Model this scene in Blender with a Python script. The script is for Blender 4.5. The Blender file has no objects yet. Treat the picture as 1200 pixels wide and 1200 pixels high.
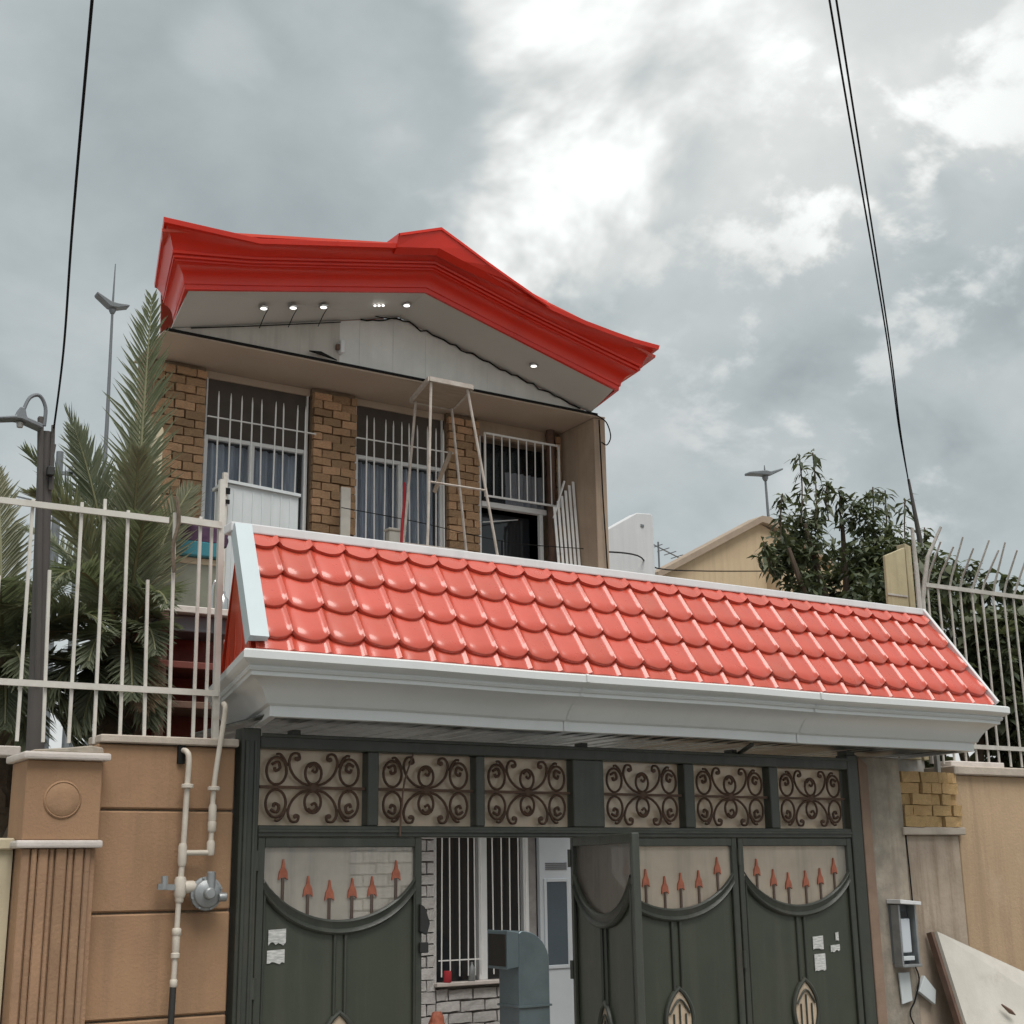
import bpy, bmesh, math, random
from mathutils import Vector, Matrix

random.seed(7)
R = math.radians
scene = bpy.context.scene
COL = scene.collection

# ------------------------------------------------------------------ camera
PITCH, YAW, ROLL = R(14.8), R(32.4), R(-0.84)
fwd = Vector((math.sin(YAW) * math.cos(PITCH), math.cos(YAW) * math.cos(PITCH), math.sin(PITCH)))
rt = Vector((math.cos(YAW), -math.sin(YAW), 0))
up = rt.cross(fwd)
rt2 = math.cos(ROLL) * rt + math.sin(ROLL) * up
up2 = -math.sin(ROLL) * rt + math.cos(ROLL) * up
cam_d = bpy.data.cameras.new('camera')
cam_d.sensor_fit = 'HORIZONTAL'
cam_d.angle = 2 * math.atan(600 / 1600)
cam_d.clip_start = 0.1
cam_d.clip_end = 3000
cam = bpy.data.objects.new('camera', cam_d)
m = Matrix((rt2, up2, -fwd)).transposed().to_4x4()
m.translation = Vector((0, -7.5, 1.75))
cam.matrix_world = m
COL.objects.link(cam)
scene.camera = cam

# ------------------------------------------------------------------ exposure
vs = scene.view_settings
vs.view_transform = 'Standard'
vs.look = 'None'
vs.exposure = 0.75
vs.gamma = 1
vs.use_curve_mapping = False
scene.cycles.max_bounces = 5
scene.cycles.diffuse_bounces = 2
scene.cycles.glossy_bounces = 2
scene.cycles.use_adaptive_sampling = True
scene.cycles.adaptive_threshold = 0.02
scene.cycles.transparent_max_bounces = 10
scene.cycles.caustics_reflective = False
scene.cycles.caustics_refractive = False

# ------------------------------------------------------------------ sky
SUN_AZ, SUN_EL = R(-172), R(62)      # azimuth from +y towards +x


def sky_dir(az, el):
    az, el = R(az), R(el)
    return (math.sin(az) * math.cos(el), math.cos(az) * math.cos(el), math.sin(el))


class NT:
    """small helper round a node tree"""
    def __init__(self, tree):
        self.t = tree

    def n(self, typ, **kw):
        nd = self.t.nodes.new(typ)
        for k, v in kw.items():
            if k.startswith('i_'):
                nd.inputs[k[2:].replace('_', ' ')].default_value = v
            else:
                setattr(nd, k, v)
        return nd

    def l(self, a, b):
        self.t.links.new(a, b)

    def math(self, op, a, b=None, c=None, clamp=False):
        nd = self.t.nodes.new('ShaderNodeMath')
        nd.operation = op
        nd.use_clamp = clamp
        for i, x in enumerate((a, b, c)):
            if x is None:
                continue
            if hasattr(x, 'links'):
                self.l(x, nd.inputs[i])
            else:
                nd.inputs[i].default_value = x
        return nd.outputs[0]

    def mix(self, fac, a, b, blend='MIX'):
        nd = self.t.nodes.new('ShaderNodeMix')
        nd.data_type = 'RGBA'
        nd.blend_type = blend
        for s, x in ((nd.inputs[0], fac), (nd.inputs[6], a), (nd.inputs[7], b)):
            if hasattr(x, 'links'):
                self.l(x, s)
            elif isinstance(x, (int, float)):
                s.default_value = x
            else:
                s.default_value = (*x[:3], 1)
        return nd.outputs[2]

    def ramp(self, fac, lo, hi, smooth=True):
        nd = self.t.nodes.new('ShaderNodeMapRange')
        nd.interpolation_type = 'SMOOTHSTEP' if smooth else 'LINEAR'
        self.l(fac, nd.inputs[0])
        nd.inputs[1].default_value = lo
        nd.inputs[2].default_value = hi
        return nd.outputs[0]


world = bpy.data.worlds.new('World')
scene.world = world
world.use_nodes = True
world.cycles.sampling_method = 'MANUAL'
world.cycles.sample_map_resolution = 256
w = NT(world.node_tree)
for nd in list(world.node_tree.nodes):
    world.node_tree.nodes.remove(nd)
wout = w.n('ShaderNodeOutputWorld')
bg = w.n('ShaderNodeBackground')
bg.inputs['Strength'].default_value = 0.1
nish = w.n('ShaderNodeTexSky', sky_type='NISHITA', sun_disc=False, sun_elevation=SUN_EL, sun_rotation=SUN_AZ)
nish.dust_density = 3.0
tc = w.n('ShaderNodeTexCoord')
DIRV = tc.outputs['Generated']
sep = w.n('ShaderNodeSeparateXYZ')
w.l(DIRV, sep.inputs[0])
# project the direction on a cloud layer so clouds shrink towards the horizon
zz = w.math('ADD', w.math('MAXIMUM', sep.outputs[2], 0.0), 0.5)
comb = w.n('ShaderNodeCombineXYZ')
w.l(w.math('DIVIDE', sep.outputs[0], zz), comb.inputs[0])
w.l(w.math('DIVIDE', sep.outputs[1], zz), comb.inputs[1])


def noise(vec, scale, detail, rough=0.55, dist=0.0, off=(0, 0, 0), lac=2.0):
    mp = w.n('ShaderNodeMapping')
    mp.inputs['Location'].default_value = off
    w.l(vec, mp.inputs[0])
    nz = w.n('ShaderNodeTexNoise', i_Scale=scale, i_Detail=detail, i_Roughness=rough, i_Distortion=dist, i_Lacunarity=lac)
    w.l(mp.outputs[0], nz.inputs['Vector'])
    return nz.outputs[0]


big = noise(comb.outputs[0], 1.6, 3.0, 0.5, 0.4, (3.1, 1.7, 0))
mid = noise(comb.outputs[0], 5.0, 5.0, 0.55, 0.25, (0.4, 5.2, 1))
puff = noise(comb.outputs[0], 8.0, 6.0, 0.56, 0.15, (2.0, 0.3, 2))


def blob(az, el, rad, jag=0.0):
    d = w.n('ShaderNodeVectorMath', operation='DOT_PRODUCT')
    w.l(DIRV, d.inputs[0])
    d.inputs[1].default_value = sky_dir(az, el)
    ang = w.math('ARCCOSINE', w.math('MINIMUM', d.outputs['Value'], 1.0))
    if jag:
        ang = w.math('ADD', ang, w.math('MULTIPLY', w.math('SUBTRACT', mid, 0.5), R(jag)))
    nd = w.n('ShaderNodeMapRange', interpolation_type='SMOOTHSTEP')
    w.l(ang, nd.inputs[0])
    nd.inputs[1].default_value = R(rad)
    nd.inputs[2].default_value = R(rad * 0.05)
    return nd.outputs[0]


# cloud thickness: grey where thick, near white where the light comes through
thick = w.math('ADD', w.math('MULTIPLY', big, 0.6), w.math('MULTIPLY', mid, 0.4))
lum = w.ramp(thick, 0.36, 0.64)
lum = w.math('MULTIPLY_ADD', lum, 0.15, 0.445)
for az, el, rad, jag, k in ((45, 31, 17, 30, .27), (37.4, 33.0, 9.0, 22, .60), (36.2, 29.3, 6.5, 20, .40), (27.4, 30.4, 2.4, 10, .13), (19.0, 33.0, 2.2, 10, .09),
                            (34.2, 23.6, 5.5, 18, -.13), (42, 20.3, 5.5, 20, -.09), (47.5, 21.3, 6.0, 22, -.13), (54, 21.5, 6.0, 22, -.11), (40.4, 22.8, 2.2, 12, .26)):
    lum = w.math('MULTIPLY_ADD', blob(az, el, rad, jag), k, lum)
# torn, lit cloud edges on the brighter side of the sky
lit = w.math('MULTIPLY', w.ramp(puff, 0.50, 0.60), blob(47, 24.8, 14, 24))
lum = w.math('MULTIPLY_ADD', lit, 0.32, lum)
lum = w.math('MULTIPLY_ADD', w.math('SUBTRACT', puff, 0.5), 0.22, lum)
# an overcast sky is brighter towards the zenith and pale at the horizon
lum = w.math('MULTIPLY_ADD', w.ramp(sep.outputs[2], 0.55, 1.0), 0.55, lum)
lum = w.math('MULTIPLY_ADD', w.ramp(sep.outputs[2], 0.27, 0.06), 0.12, lum)
lum = w.math('MAXIMUM', lum, 0.25)
tint = w.mix(w.ramp(lum, 0.36, 0.8), (0.87, 0.985, 1.01), (0.985, 1.012, 0.985))
tint = w.mix(w.math('MULTIPLY', w.ramp(big, 0.52, 0.72), 0.5), tint, (0.99, 0.99, 0.98))
SKY_GAIN = 6.1
comb2 = w.n('ShaderNodeCombineColor')
g = w.math('MULTIPLY', lum, SKY_GAIN)
for i in range(3):
    w.l(g, comb2.inputs[i])
cloud = w.mix(1.0, comb2.outputs[0], tint, 'MULTIPLY')
skycol = w.mix(0.95, nish.outputs[0], cloud)
w.l(skycol, bg.inputs['Color'])
w.l(bg.outputs[0], wout.inputs[0])

# ------------------------------------------------------------------ sun (soft, through cloud)
sun_d = bpy.data.lights.new('sun', 'SUN')
sun_d.energy = 1.5
sun_d.angle = R(35)
sun_d.color = (1.0, 0.97, 0.92)
sun = bpy.data.objects.new('sun', sun_d)
sv = Vector((math.sin(SUN_AZ) * math.cos(SUN_EL), math.cos(SUN_AZ) * math.cos(SUN_EL), math.sin(SUN_EL)))
sun.rotation_euler = sv.to_track_quat('Z', 'Y').to_euler()
sun.location = (0, -10, 30)
COL.objects.link(sun)

# ------------------------------------------------------------------ materials
MAT = {}


def mat(name, col, col2=None, var=0.5, scale=4.0, rough=0.6, rvar=0.1, metal=0.0, bump=0.0, bscale=40.0, streak=0.0,
        streak_col=None, objvar=0.0, coat=0.0, spec=0.5, alpha=1.0, emit=0.0, trans=0.0, stretch=(1, 1, 1), dirt=0.0, dirt_col=(.08, .065, .05), subs=0.0):
    mt = bpy.data.materials.new(name)
    mt.use_nodes = True
    t = NT(mt.node_tree)
    bs = mt.node_tree.nodes['Principled BSDF']
    co = t.n('ShaderNodeTexCoord')
    oi = t.n('ShaderNodeObjectInfo')
    rv = t.n('ShaderNodeVectorMath', operation='MULTIPLY_ADD')
    cb = t.n('ShaderNodeCombineXYZ')
    for i in range(3):
        t.l(oi.outputs['Random'], cb.inputs[i])
    t.l(cb.outputs[0], rv.inputs[0])
    rv.inputs[1].default_value = (37, 53, 71)
    t.l(co.outputs['Object'], rv.inputs[2])
    vec = rv.outputs[0]
    mp = t.n('ShaderNodeMapping')
    mp.inputs['Scale'].default_value = stretch
    t.l(vec, mp.inputs[0])

    def nz(sc, det=5.0, ro=0.6, v=mp.outputs[0]):
        a = t.n('ShaderNodeTexNoise', i_Scale=sc, i_Detail=det, i_Roughness=ro)
        t.l(v, a.inputs['Vector'])
        return a.outputs[0]
    n1 = nz(scale)
    if col2 is None:
        col2 = tuple(c * 0.72 for c in col)
    c = t.mix(t.math('MULTIPLY', t.ramp(n1, 0.3, 0.7), var), col, col2)
    if streak:
        mp2 = t.n('ShaderNodeMapping')
        mp2.inputs['Scale'].default_value = (7, 7, 0.55)
        t.l(vec, mp2.inputs[0])
        s = t.ramp(nz(1.0, 6.0, 0.65, mp2.outputs[0]), 0.44, 0.68)
        c = t.mix(t.math('MULTIPLY', s, streak), c, streak_col or tuple(x * 0.5 for x in col))
    if dirt:
        s = t.ramp(nz(scale * 0.45 + 0.8, 8.0, 0.7), 0.52, 0.72)
        c = t.mix(t.math('MULTIPLY', s, dirt), c, dirt_col)
    if objvar:
        hs = t.n('ShaderNodeHueSaturation')
        t.l(c, hs.inputs['Color'])
        t.l(t.math('MULTIPLY_ADD', oi.outputs['Random'], 2 * objvar, 1 - objvar), hs.inputs['Value'])
        t.l(t.math('MULTIPLY_ADD', oi.outputs['Random'], -0.03 * objvar, 0.5 + 0.015 * objvar), hs.inputs['Hue'])
        c = hs.outputs[0]
    t.l(c, bs.inputs['Base Color'])
    rr = t.math('MULTIPLY_ADD', nz(scale * 2.3 + 1), 2 * rvar, rough - rvar)
    t.l(rr, bs.inputs['Roughness'])
    bs.inputs['Metallic'].default_value = metal
    bs.inputs['Specular IOR Level'].default_value = spec
    bs.inputs['Coat Weight'].default_value = coat
    bs.inputs['Coat Roughness'].default_value = 0.12
    bs.inputs['Alpha'].default_value = alpha
    bs.inputs['Transmission Weight'].default_value = trans
    if subs:
        tr = t.n('ShaderNodeBsdfTranslucent')
        t.l(t.mix(0.5, c, (0.16, 0.2, 0.05)), tr.inputs['Color'])
        ms = t.n('ShaderNodeMixShader')
        ms.inputs[0].default_value = subs
        t.l(bs.outputs[0], ms.inputs[1])
        t.l(tr.outputs[0], ms.inputs[2])
        t.l(ms.outputs[0], mt.node_tree.nodes['Material Output'].inputs[0])
    if emit:
        bs.inputs['Emission Color'].default_value = (1, 0.98, 0.94, 1)
        bs.inputs['Emission Strength'].default_value = emit
    if bump:
        b = t.n('ShaderNodeBump')
        b.inputs['Strength'].default_value = bump
        b.inputs['Distance'].default_value = 0.01
        t.l(nz(bscale, 8.0, 0.65), b.inputs['Height'])
        t.l(b.outputs[0], bs.inputs['Normal'])
    MAT[name] = mt
    return mt


mat('terracotta', (.38, .228, .130), (.31, .182, .104), .8, 2.2, .85, .05, bump=.35, bscale=60, streak=.45, streak_col=(.25, .15, .09), dirt=.45, dirt_col=(.30, .18, .105))
mat('terracotta_stone', (.37, .222, .132), (.27, .16, .095), .8, 3, .85, .05, bump=.5, bscale=45, streak=.5, streak_col=(.27, .175, .115), objvar=.06)
mat('coping_stone', (.52, .45, .38), (.40, .34, .28), .7, 5, .8, .05, bump=.4, bscale=50, streak=.2)
mat('white_stone', (.66, .60, .56), (.50, .45, .41), .7, 6, .75, .05, bump=.3, bscale=40)
mat('cream_paint', (.62, .54, .38), (.52, .45, .32), .6, 2, .85, .05, bump=.2, streak=.3, streak_col=(.4, .34, .24))
mat('plaster_grey', (.46, .39, .31), (.25, .225, .19), 1, 3.6, .9, .04, bump=.8, bscale=22, streak=.6, streak_col=(.24, .19, .145), dirt=.5, dirt_col=(.50, .46, .40))
mat('plaster_pink', (.47, .38, .30), (.34, .275, .215), 1, 2.2, .9, .04, bump=.7, bscale=25, streak=.8, streak_col=(.26, .195, .14), dirt=.2, dirt_col=(.2, .16, .12))
mat('plaster_tan', (.48, .34, .215), (.39, .275, .175), .8, 1.6, .9, .04, bump=.45, bscale=40, streak=.7, streak_col=(.34, .235, .15), dirt=.35, dirt_col=(.54, .42, .30))
mat('edge_brown', (.30, .205, .15), (.22, .15, .11), .8, 4, .9, .04, bump=.4, streak=.4)
mat('wing_plaster', (.46, .35, .26), (.36, .27, .2), .8, 2, .9, .04, bump=.3, bscale=40, streak=.3)
mat('ceiling_paint', (.50, .40, .315), (.42, .335, .265), .6, 1.4, .85, .05, bump=.15)
mat('brick', (.56, .355, .205), (.40, .24, .135), .9, 9, .9, .04, bump=.9, bscale=55, objvar=.30, dirt=.35, dirt_col=(.24, .15, .09))
mat('mortar_dark', (.27, .20, .135), (.16, .115, .08), .8, 10, .95, .03, bump=.8, bscale=60)
mat('white_brick', (.62, .60, .58), (.48, .46, .45), .8, 7, .85, .05, bump=.6, bscale=50, objvar=.08, dirt=.3, dirt_col=(.36, .33, .31))
mat('white_mortar', (.36, .34, .33), None, .8, 8, .9, .04, bump=.5)
mat('yellow_brick', (.66, .44, .21), (.50, .32, .15), .8, 14, .9, .04, bump=.7, bscale=70, objvar=.12)
mat('tympanum_light', (.76, .76, .73), (.64, .65, .63), .8, 2.5, .6, .08, bump=.1, streak=.25, streak_col=(.54, .54, .52))
mat('tympanum_board', (.54, .515, .47), (.46, .44, .40), .8, 3, .75, .05, bump=.25, streak=.35, streak_col=(.30, .28, .25))
mat('soffit_grey', (.58, .565, .535), (.53, .515, .49), .7, 1.3, .5, .06, bump=.05)
mat('red_paint', (.68, .027, .010), (.60, .022, .009), .6, 1.5, .33, .08, spec=.4, coat=.2, streak=.12, streak_col=(.52, .03, .015), bump=.04, bscale=8)
mat('red_tile', (.57, .086, .052), (.51, .074, .044), .7, 5, .29, .07, spec=.5, coat=.4, objvar=.07, bump=.07, bscale=11, dirt=.22, dirt_col=(.50, .17, .12))
mat('red_sheet', (.64, .06, .022), (.55, .045, .018), .6, 3, .35, .06, coat=.2, bump=.06, bscale=10)
mat('fascia_metal', (.74, .755, .75), (.69, .705, .70), .6, 1.2, .36, .05, metal=.12, bump=.03, bscale=6, streak=.14, streak_col=(.60, .605, .595), dirt=.08, dirt_col=(.58, .57, .55))
mat('white_metal', (.78, .78, .79), (.68, .68, .69), .5, 6, .45, .08, spec=.5, streak=.15)
mat('trim_blue', (.50, .56, .585), (.44, .50, .525), .5, 3, .4, .06, metal=.2, bump=.04)
mat('zinc', (.30, .32, .315), (.17, .18, .18), .8, 6, .32, .1, metal=.85, bump=.15, bscale=10, dirt=.3, stretch=(1, 3, 1))
mat('gate_green', (.055, .063, .044), (.043, .050, .036), .9, 2.2, .36, .12, spec=.5, bump=.15, bscale=9, streak=.5, streak_col=(.082, .085, .066), dirt=.4, dirt_col=(.075, .062, .045))
mat('gate_frame', (.052, .057, .046), (.04, .044, .036), .8, 4, .38, .12, bump=.2, bscale=25, streak=.4, streak_col=(.09, .092, .08), dirt=.5, dirt_col=(.085, .068, .05))
mat('scroll_rust', (.115, .062, .038), (.075, .042, .028), .8, 15, .7, .1, bump=.3)
mat('frosted_glass', (.76, .60, .44), (.62, .49, .36), .7, 2.5, .16, .05, spec=.5, alpha=.80, streak=.3, streak_col=(.48, .40, .32))
mat('gate_glass', (.56, .51, .43), (.42, .39, .33), .9, 3, .10, .05, spec=.6, alpha=.58, streak=.6, streak_col=(.26, .25, .23))
mat('brown_glass', (.15, .125, .105), (.10, .085, .075), .9, 3, .2, .05, spec=.4, alpha=.92, streak=.5, streak_col=(.2, .16, .13))
mat('spear_red', (.42, .13, .075), (.28, .085, .05), .8, 18, .65, .08, bump=.3)
mat('spear_dark', (.12, .08, .065), None, .5, 8, .6)
mat('paper', (.74, .73, .70), (.36, .36, .36), .9, 6, .9, .04, stretch=(4, 1, 26))
mat('print_grey', (.22, .22, .22), None, .5, 20, .9)
mat('fence_paint', (.66, .63, .58), (.55, .52, .47), .7, 9, .55, .08, bump=.1, dirt=.35, dirt_col=(.30, .22, .15))
mat('fence_old', (.54, .52, .48), (.40, .38, .345), .8, 9, .6, .08, bump=.2, dirt=.5, dirt_col=(.2, .14, .1))
mat('grille_white', (.88, .875, .86), (.80, .79, .77), .6, 8, .5, .08, dirt=.25, dirt_col=(.34, .27, .21))
mat('glass_dark', (.025, .028, .032), None, .4, 2, .06, .03, spec=.6)
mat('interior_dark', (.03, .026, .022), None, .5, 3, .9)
mat('panel_brown', (.075, .058, .047), (.05, .04, .032), .8, 4, .6, .08, bump=.1)
mat('curtain_blue', (.60, .69, .82), (.20, .25, .33), .9, 1.6, .9, .05, stretch=(6, 6, .4), bump=.1)
mat('curtain_white', (.40, .42, .46), (.28, .30, .34), .8, 2, .9, .05, stretch=(6, 6, .4))
mat('window_frame', (.82, .83, .83), (.72, .73, .73), .5, 5, .45, .06)
mat('pipe_paint', (.62, .56, .48), (.52, .46, .39), .7, 14, .5, .08, bump=.15, dirt=.3, dirt_col=(.34, .28, .22))
mat('black_rubber', (.03, .03, .03), None, .5, 8, .6)
mat('meter_grey', (.34, .355, .36), (.24, .25, .255), .7, 10, .42, .08, metal=.5, bump=.1)
mat('steel_tube', (.56, .51, .46), (.40, .34, .29), .8, 12, .5, .1, dirt=.5, dirt_col=(.26, .17, .11))
mat('plywood', (.36, .28, .21), (.26, .2, .15), .8, 5, .8, .05, bump=.3, stretch=(1, 8, 1))
mat('cabinet_white', (.62, .66, .67), (.55, .59, .60), .6, 4, .5, .06, bump=.05, streak=.3, streak_col=(.5, .53, .53))
mat('sheet_yellow', (.50, .43, .27), (.40, .34, .21), .8, 4, .7, .06, bump=.2, streak=.5, streak_col=(.30, .25, .16))
mat('board_white', (.62, .59, .53), (.50, .47, .42), .7, 3, .8, .05, bump=.2, dirt=.5, dirt_col=(.34, .30, .25))
mat('cloth_purple', (.105, .055, .11), (.055, .028, .06), .8, 8, .9, .05, bump=.3)
mat('teal_plastic', (.03, .20, .25), (.02, .14, .18), .6, 5, .45, .05)
mat('sheet_olive', (.22, .23, .18), (.15, .16, .125), .8, 4, .4, .08, bump=.2, alpha=.92)
mat('wood_red', (.20, .055, .04), (.13, .035, .028), .8, 6, .6, .06, bump=.2)
mat('wood_brown', (.17, .10, .07), (.10, .06, .045), .8, 6, .7, .06, bump=.3)
mat('cloth_red', (.42, .03, .04), None, .6, 6, .85)
mat('duct_blue', (.17, .225, .25), (.12, .16, .18), .7, 3, .42, .06, metal=.4, bump=.08)
mat('door_white', (.60, .64, .68), (.52, .56, .60), .5, 3, .45, .06)
mat('door_glass', (.10, .13, .155), None, .5, 2, .12, .04)
mat('pole_dark', (.095, .085, .08), (.06, .055, .05), .8, 7, .8, .06, bump=.5, stretch=(1, 1, .15))
mat('lamp_grey', (.20, .215, .23), (.14, .15, .16), .7, 6, .5, .06, metal=.3)
mat('lamp_glass', (.5, .5, .48), None, .3, 4, .2, .05)
mat('cable_black', (.02, .02, .02), None, .4, 5, .95, .02, spec=.1)
mat('mast_grey', (.17, .185, .20), (.13, .14, .15), .6, 3, .6, .06, metal=.2)
mat('house_white', (.62, .63, .64), (.54, .55, .56), .6, 1.4, .85, .04, bump=.25, streak=.3, streak_col=(.46, .47, .48))
mat('house_tan', (.56, .43, .28), (.48, .36, .235), .7, .8, .9, .04, bump=.3, streak=.4, streak_col=(.40, .30, .2))
mat('roof_edge', (.36, .28, .21), None, .6, 3, .85, bump=.2)
mat('palm_leaf', (.22, .245, .165), (.145, .17, .11), .8, 3, .5, .08, spec=.4, subs=.4)
mat('palm_leaf_pale', (.27, .265, .18), (.19, .195, .13), .8, 3, .55, .08, spec=.4, subs=.35)
mat('palm_dead', (.27, .21, .135), (.19, .14, .09), .8, 3, .7, .08, spec=.2, subs=.2)
mat('palm_rachis', (.20, .20, .105), (.15, .15, .075), .6, 4, .6)
mat('palm_trunk', (.20, .155, .11), (.10, .075, .055), .9, 8, .95, .03, bump=.8)
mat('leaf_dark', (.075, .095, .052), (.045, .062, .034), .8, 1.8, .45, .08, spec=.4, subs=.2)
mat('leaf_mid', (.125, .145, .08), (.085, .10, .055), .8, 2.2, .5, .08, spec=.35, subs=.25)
mat('bark', (.12, .09, .065), (.07, .055, .04), .8, 8, .95, bump=.8, stretch=(1, 1, .2))
mat('asphalt', (.075, .073, .07), (.055, .054, .052), .7, 6, .9, .05, bump=.5, bscale=120)
mat('concrete', (.33, .31, .28), (.26, .245, .22), .7, 1.6, .9, .04, bump=.35, bscale=50, dirt=.3, dirt_col=(.2, .18, .16))
mat('spot_lit', (.9, .9, .9), None, .1, 2, .5, emit=1.1)
mat('chrome', (.55, .55, .55), None, .3, 3, .2, .05, metal=.9)

# ------------------------------------------------------------------ geometry helpers
ORG = {}


def org(p):
    while p is not None:
        if p.name in ORG:
            return ORG[p.name]
        p = p.parent
    return Vector((0, 0, 0))


def tag(o, label, cat, group=None):
    o['label'] = label
    o['category'] = cat
    if group:
        o['group'] = group
    return o


def thing(name, loc, label, cat, group=None):
    o = bpy.data.objects.new(name, None)
    o.empty_display_size = 0.1
    o.location = loc
    COL.objects.link(o)
    ORG[o.name] = Vector(loc)
    return tag(o, label, cat, group)


class MB:
    def __init__(self):
        self.v, self.f = [], []

    def quad(self, *p):
        b = len(self.v)
        self.v += [tuple(q) for q in p]
        self.f.append(tuple(range(b, b + len(p))))
        return self

    def box(self, x0, x1, y0, y1, z0, z1):
        b = len(self.v)
        self.v += [(x, y, z) for z in (z0, z1) for y in (y0, y1) for x in (x0, x1)]
        for q in ((0, 2, 3, 1), (4, 5, 7, 6), (0, 1, 5, 4), (2, 6, 7, 3), (0, 4, 6, 2), (1, 3, 7, 5)):
            self.f.append(tuple(b + i for i in q))
        return self

    def bar(self, p, q, wd, dp=None, side=None):
        """square bar from p to q"""
        dp = wd if dp is None else dp
        p, q = Vector(p), Vector(q)
        d = (q - p).normalized()
        s = Vector(side) if side else (Vector((1, 0, 0)) if abs(d.x) < 0.8 else Vector((0, 1, 0)))
        s = (s - d * s.dot(d)).normalized()
        t = d.cross(s)
        b = len(self.v)
        for e in (p, q):
            for i, j in ((-1, -1), (1, -1), (1, 1), (-1, 1)):
                self.v.append(tuple(e + s * (i * wd / 2) + t * (j * dp / 2)))
        for k in ((0, 3, 2, 1), (4, 5, 6, 7), (0, 1, 5, 4), (1, 2, 6, 5), (2, 3, 7, 6), (3, 0, 4, 7)):
            self.f.append(tuple(b + i for i in k))
        return self

    def tube(self, pts, r, n=6, closed=False):
        pts = [Vector(p) for p in pts]
        rr = r if isinstance(r, (list, tuple)) else [r] * len(pts)
        b = len(self.v)
        N = len(pts)
        prev = None
        for i, p in enumerate(pts):
            if closed:
                d = pts[(i + 1) % N] - pts[i - 1]
            else:
                d = pts[min(i + 1, N - 1)] - pts[max(i - 1, 0)]
            if d.length < 1e-9:
                d = Vector((0, 0, 1))
            d.normalize()
            if prev is None:
                a = Vector((0, 1, 0)) if abs(d.y) < 0.9 else Vector((1, 0, 0))
            else:
                a = prev
            a = (a - d * a.dot(d)).normalized()
            prev = a
            c = d.cross(a)
            for k in range(n):
                th = 2 * math.pi * k / n
                self.v.append(tuple(p + (a * math.cos(th) + c * math.sin(th)) * rr[i]))
        rng = N if closed else N - 1
        for i in range(rng):
            j = (i + 1) % N
            for k in range(n):
                k2 = (k + 1) % n
                self.f.append((b + i * n + k, b + i * n + k2, b + j * n + k2, b + j * n + k))
        if not closed:
            self.f.append(tuple(b + k for k in reversed(range(n))))
            self.f.append(tuple(b + (N - 1) * n + k for k in range(n)))
        return self

    def prism(self, poly, y0, y1):
        """poly in (x,z), extruded in y"""
        b = len(self.v)
        n = len(poly)
        self.v += [(x, y0, z) for x, z in poly] + [(x, y1, z) for x, z in poly]
        self.f.append(tuple(b + i for i in range(n)))
        self.f.append(tuple(b + n + i for i in reversed(range(n))))
        for i in range(n):
            j = (i + 1) % n
            self.f.append((b + i, b + n + i, b + n + j, b + j))
        return self

    def grid(self, rows):
        """rows: list of lists of points"""
        b = len(self.v)
        nc = len(rows[0])
        for r in rows:
            self.v += [tuple(p) for p in r]
        for i in range(len(rows) - 1):
            for j in range(nc - 1):
                a = b + i * nc + j
                self.f.append((a, a + 1, a + nc + 1, a + nc))
        return self

    def lathe(self, prof, centre, axis='z', n=20):
        b = len(self.v)
        cx, cy, cz = centre
        for r, h in prof:
            for k in range(n):
                th = 2 * math.pi * k / n
                c, s = r * math.cos(th), r * math.sin(th)
                self.v.append((cx + c, cy + s, cz + h) if axis == 'z' else (cx + c, cy + h, cz + s) if axis == 'y' else (cx + h, cy + c, cz + s))
        for i in range(len(prof) - 1):
            for k in range(n):
                k2 = (k + 1) % n
                self.f.append((b + i * n + k, b + i * n + k2, b + (i + 1) * n + k2, b + (i + 1) * n + k))
        self.f.append(tuple(b + k for k in range(n)))
        self.f.append(tuple(b + (len(prof) - 1) * n + k for k in range(n)))
        return self

    def mesh(self, name, off=Vector((0, 0, 0)), smooth=False, bevel=0.0, seg=1, solid=0.0, autos=None):
        me = bpy.data.meshes.new(name)
        me.from_pydata([(x - off[0], y - off[1], z - off[2]) for x, y, z in self.v], [], self.f)
        bm = bmesh.new()
        bm.from_mesh(me)
        bmesh.ops.recalc_face_normals(bm, faces=bm.faces)
        if solid:
            bmesh.ops.solidify(bm, geom=bm.faces[:], thickness=solid)
            bmesh.ops.recalc_face_normals(bm, faces=bm.faces)
        if bevel:
            es = [e for e in bm.edges if len(e.link_faces) == 2 and e.calc_face_angle(0) > 0.5]
            bmesh.ops.bevel(bm, geom=es, offset=bevel, segments=seg, affect='EDGES', profile=0.6, clamp_overlap=True)
        if smooth:
            for f in bm.faces:
                f.smooth = True
            lim = R(autos or 40)
            for e in bm.edges:
                if len(e.link_faces) == 2 and e.calc_face_angle(0) > lim:
                    e.smooth = False
        bm.to_mesh(me)
        bm.free()
        return me

    def build(self, name, material, parent=None, base=None, local=False, **kw):
        if local:
            off = Vector((0, 0, 0))
        elif parent is not None:
            off = org(parent)
        else:
            off = Vector(base) if base else Vector((0, 0, 0))
        me = self.mesh(name, off, **kw)
        me.materials.append(MAT[material])
        o = bpy.data.objects.new(name, me)
        COL.objects.link(o)
        if parent is not None:
            o.parent = parent
        else:
            o.location = off
            ORG[o.name] = Vector(off)
        return o


def inst(name, me, parent, loc, rot=(0, 0, 0), scale=(1, 1, 1), local=False):
    o = bpy.data.objects.new(name, me)
    COL.objects.link(o)
    o.parent = parent
    o.location = Vector(loc) - (Vector((0, 0, 0)) if local else org(parent))
    o.rotation_euler = rot
    o.scale = scale
    return o


def mk(name, material, mb, **kw):
    me = mb.mesh(name, **kw)
    me.materials.append(MAT[material])
    return me


def struct(o):
    o['kind'] = 'structure'
    return o


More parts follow.
